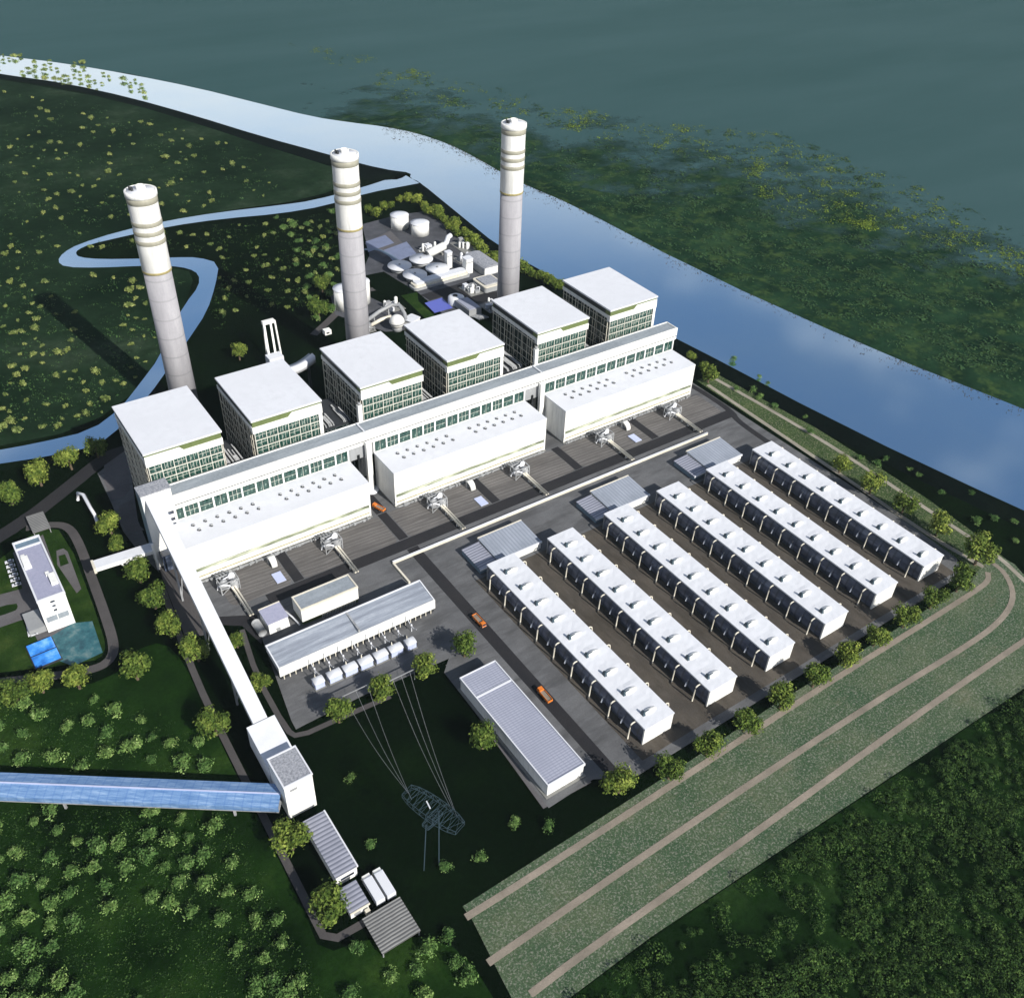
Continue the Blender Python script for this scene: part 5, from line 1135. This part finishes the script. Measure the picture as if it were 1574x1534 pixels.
# uncountable vegetation
def stuff(name, pts, mk, mat, label, cat):
    mb = MB()
    for p in pts: mk(mb, p)
    return tag(mb.build(name, mat), label, cat, None, 'stuff')
r2 = random.Random(77)
def tuft(n, r, h, ls, tilt=.4):
    def mk(mb, p):
        s0 = r2.uniform(.6, 1.5)
        for k in range(n):
            v = Vector((r2.gauss(0, .5), r2.gauss(0, .5), abs(r2.gauss(.4, .3)))); q = Vector((p[0], p[1], 0)) + Vector((v.x * r * s0, v.y * r * s0, v.z * h * s0 + .2))
            nrm = Vector((v.x * tilt * 2.5 + r2.gauss(0, tilt), v.y * tilt * 2.5 + r2.gauss(0, tilt), .9)).normalized(); u = nrm.orthogonal().normalized(); u.rotate(Matrix.Rotation(r2.uniform(0, 6.28), 3, nrm)); w_ = nrm.cross(u); s_ = ls * s0 * r2.uniform(.6, 1.3)
            mb.add([q - u * s_ * 1.2, q - w_ * s_ * .7, q + u * s_ * 1.2, q + w_ * s_ * .7], [(0, 1, 2, 3)])
    return mk
lf = scatter(lawnz, 900, 4, 91, [chpoly], .35)
stuff('field_scrub', [G(*p) for p in lf], tuft(8, 3.4, 1.4, .55), 'leaf_scrub', 'low dark scrub covering the field left of the winding channel', 'scrub')
ml = scatter(midz + [], 380, 4, 92, [chpoly], .35)
stuff('field_scrub', [G(*p) for p in ml], tuft(8, 3.0, 1.4, .5), 'leaf_dark', 'low dark scrub between the winding channel and the chimneys', 'scrub')
zl = scatter(zone + [], 1500, 5, 93, [blue], .45)
stuff('undergrowth', [G(*p) for p in zl], tuft(9, 2.1, .6, .30), 'leaf_dark', 'grassy undergrowth between the bushes of the lower left shrubland', 'undergrowth')
forest = [(880, 1545), (960, 1490), (1100, 1400), (1300, 1255), (1480, 1135), (1600, 1050), (1600, 1560), (880, 1560)]
fp = scatter(forest, 560, 10, 31, [[(880, 1545), (960, 1490), (1180, 1345), (1300, 1330), (1290, 1440), (1180, 1500), (1000, 1534)]], .7) + scatter(forest, 210, 13, 32, [], .3)
cl = []
def wood(mb, p):
    x, y = p; r = r2.choice((1.6, 2.2, 2.8, 3.4, 4.4)) * r2.uniform(.85, 1.15); h = r * r2.uniform(1.0, 1.5)
    for k in range(130):
        v = Vector((r2.gauss(0, 1), r2.gauss(0, 1), r2.gauss(.3, 1))).normalized(); rad = r * r2.uniform(.7, 1.1); q = Vector((x, y, h * .5)) + Vector((v.x * rad, v.y * rad, v.z * h * .55))
        if q.z < 0: continue
        nrm = (v + Vector((r2.gauss(0, .4), r2.gauss(0, .4), r2.gauss(.3, .4)))).normalized(); u = nrm.orthogonal().normalized(); u.rotate(Matrix.Rotation(r2.uniform(0, 6.28), 3, nrm)); w_ = nrm.cross(u); s_ = (.16 + r * .06) * r2.uniform(.6, 1.3)
        mb.add([q - u * s_ * 1.2, q - w_ * s_ * .7, q + u * s_ * 1.2, q + w_ * s_ * .7], [(0, 1, 2, 3)])
stuff('woodland', [G(*p) for p in fp], wood, 'leaf_dark', 'dense dark woodland filling the lower right corner', 'woodland')
marsh = [(440, 66), (560, 84), (640, 105), (830, 150), (1000, 195), (1200, 205), (1400, 280), (1600, 370), (1600, 600), (1400, 545), (1100, 415), (900, 315), (800, 270), (720, 225), (640, 190), (560, 130)]
mp = scatter(marsh, 2600, 1.2, 33, [], .45)
stuff('marsh_scrub', [G(*p) for p in mp], tuft(7, 6, .9, 1.0, .12), 'leaf_marsh', 'low scrub covering the far bank beyond the river', 'scrub')
yz = [(430, 64), (560, 84), (640, 105), (830, 160), (1000, 180), (1200, 205), (1400, 280), (1590, 400), (1590, 440), (1400, 360), (1180, 330), (1130, 250), (930, 215), (760, 180), (620, 150)]
yp = scatter(yz, 1300, 1.6, 34, [], .45)
stuff('reed_patches', [G(*p) for p in yp], tuft(6, 6, .8, .9, .12), 'leaf_yellow', 'yellow-green reed patches streaked along the lake shore', 'reeds')
ed = [(far[k][0] + (far[k + 1][0] - far[k][0]) * f_, far[k][1] + (far[k + 1][1] - far[k][1]) * f_ + r2.uniform(0, 22) * r2.random() ** 2) for k in range(9, 18) for f_ in [r2.random() for _ in range(110)]]
stuff('floating_weed', [G(*p) for p in ed], tuft(3, 2.2, .3, .42), 'leaf_red', 'small brownish weed specks floating along the river\'s far edge', 'water plants')

# haze over the whole site
mb = MB().box(-2400, 3200, -900, 3600, -1, 402)
hz_ = mb.build('haze', 'road'); tag(hz_, 'thin bluish haze over the plain', 'haze', None, 'stuff')
hm = bpy.data.materials.new('haze'); hm.use_nodes = True; n_ = hm.node_tree.nodes; n_.remove(n_['Principled BSDF'])
pv = n_.new('ShaderNodeVolumePrincipled'); pv.inputs['Color'].default_value = (.62, .80, .86, 1); pv.inputs['Density'].default_value = 0.00002; pv.inputs['Anisotropy'].default_value = 0.0
hm.node_tree.links.new(pv.outputs[0], n_['Material Output'].inputs['Volume']); hz_.data.materials.clear(); hz_.data.materials.append(hm)
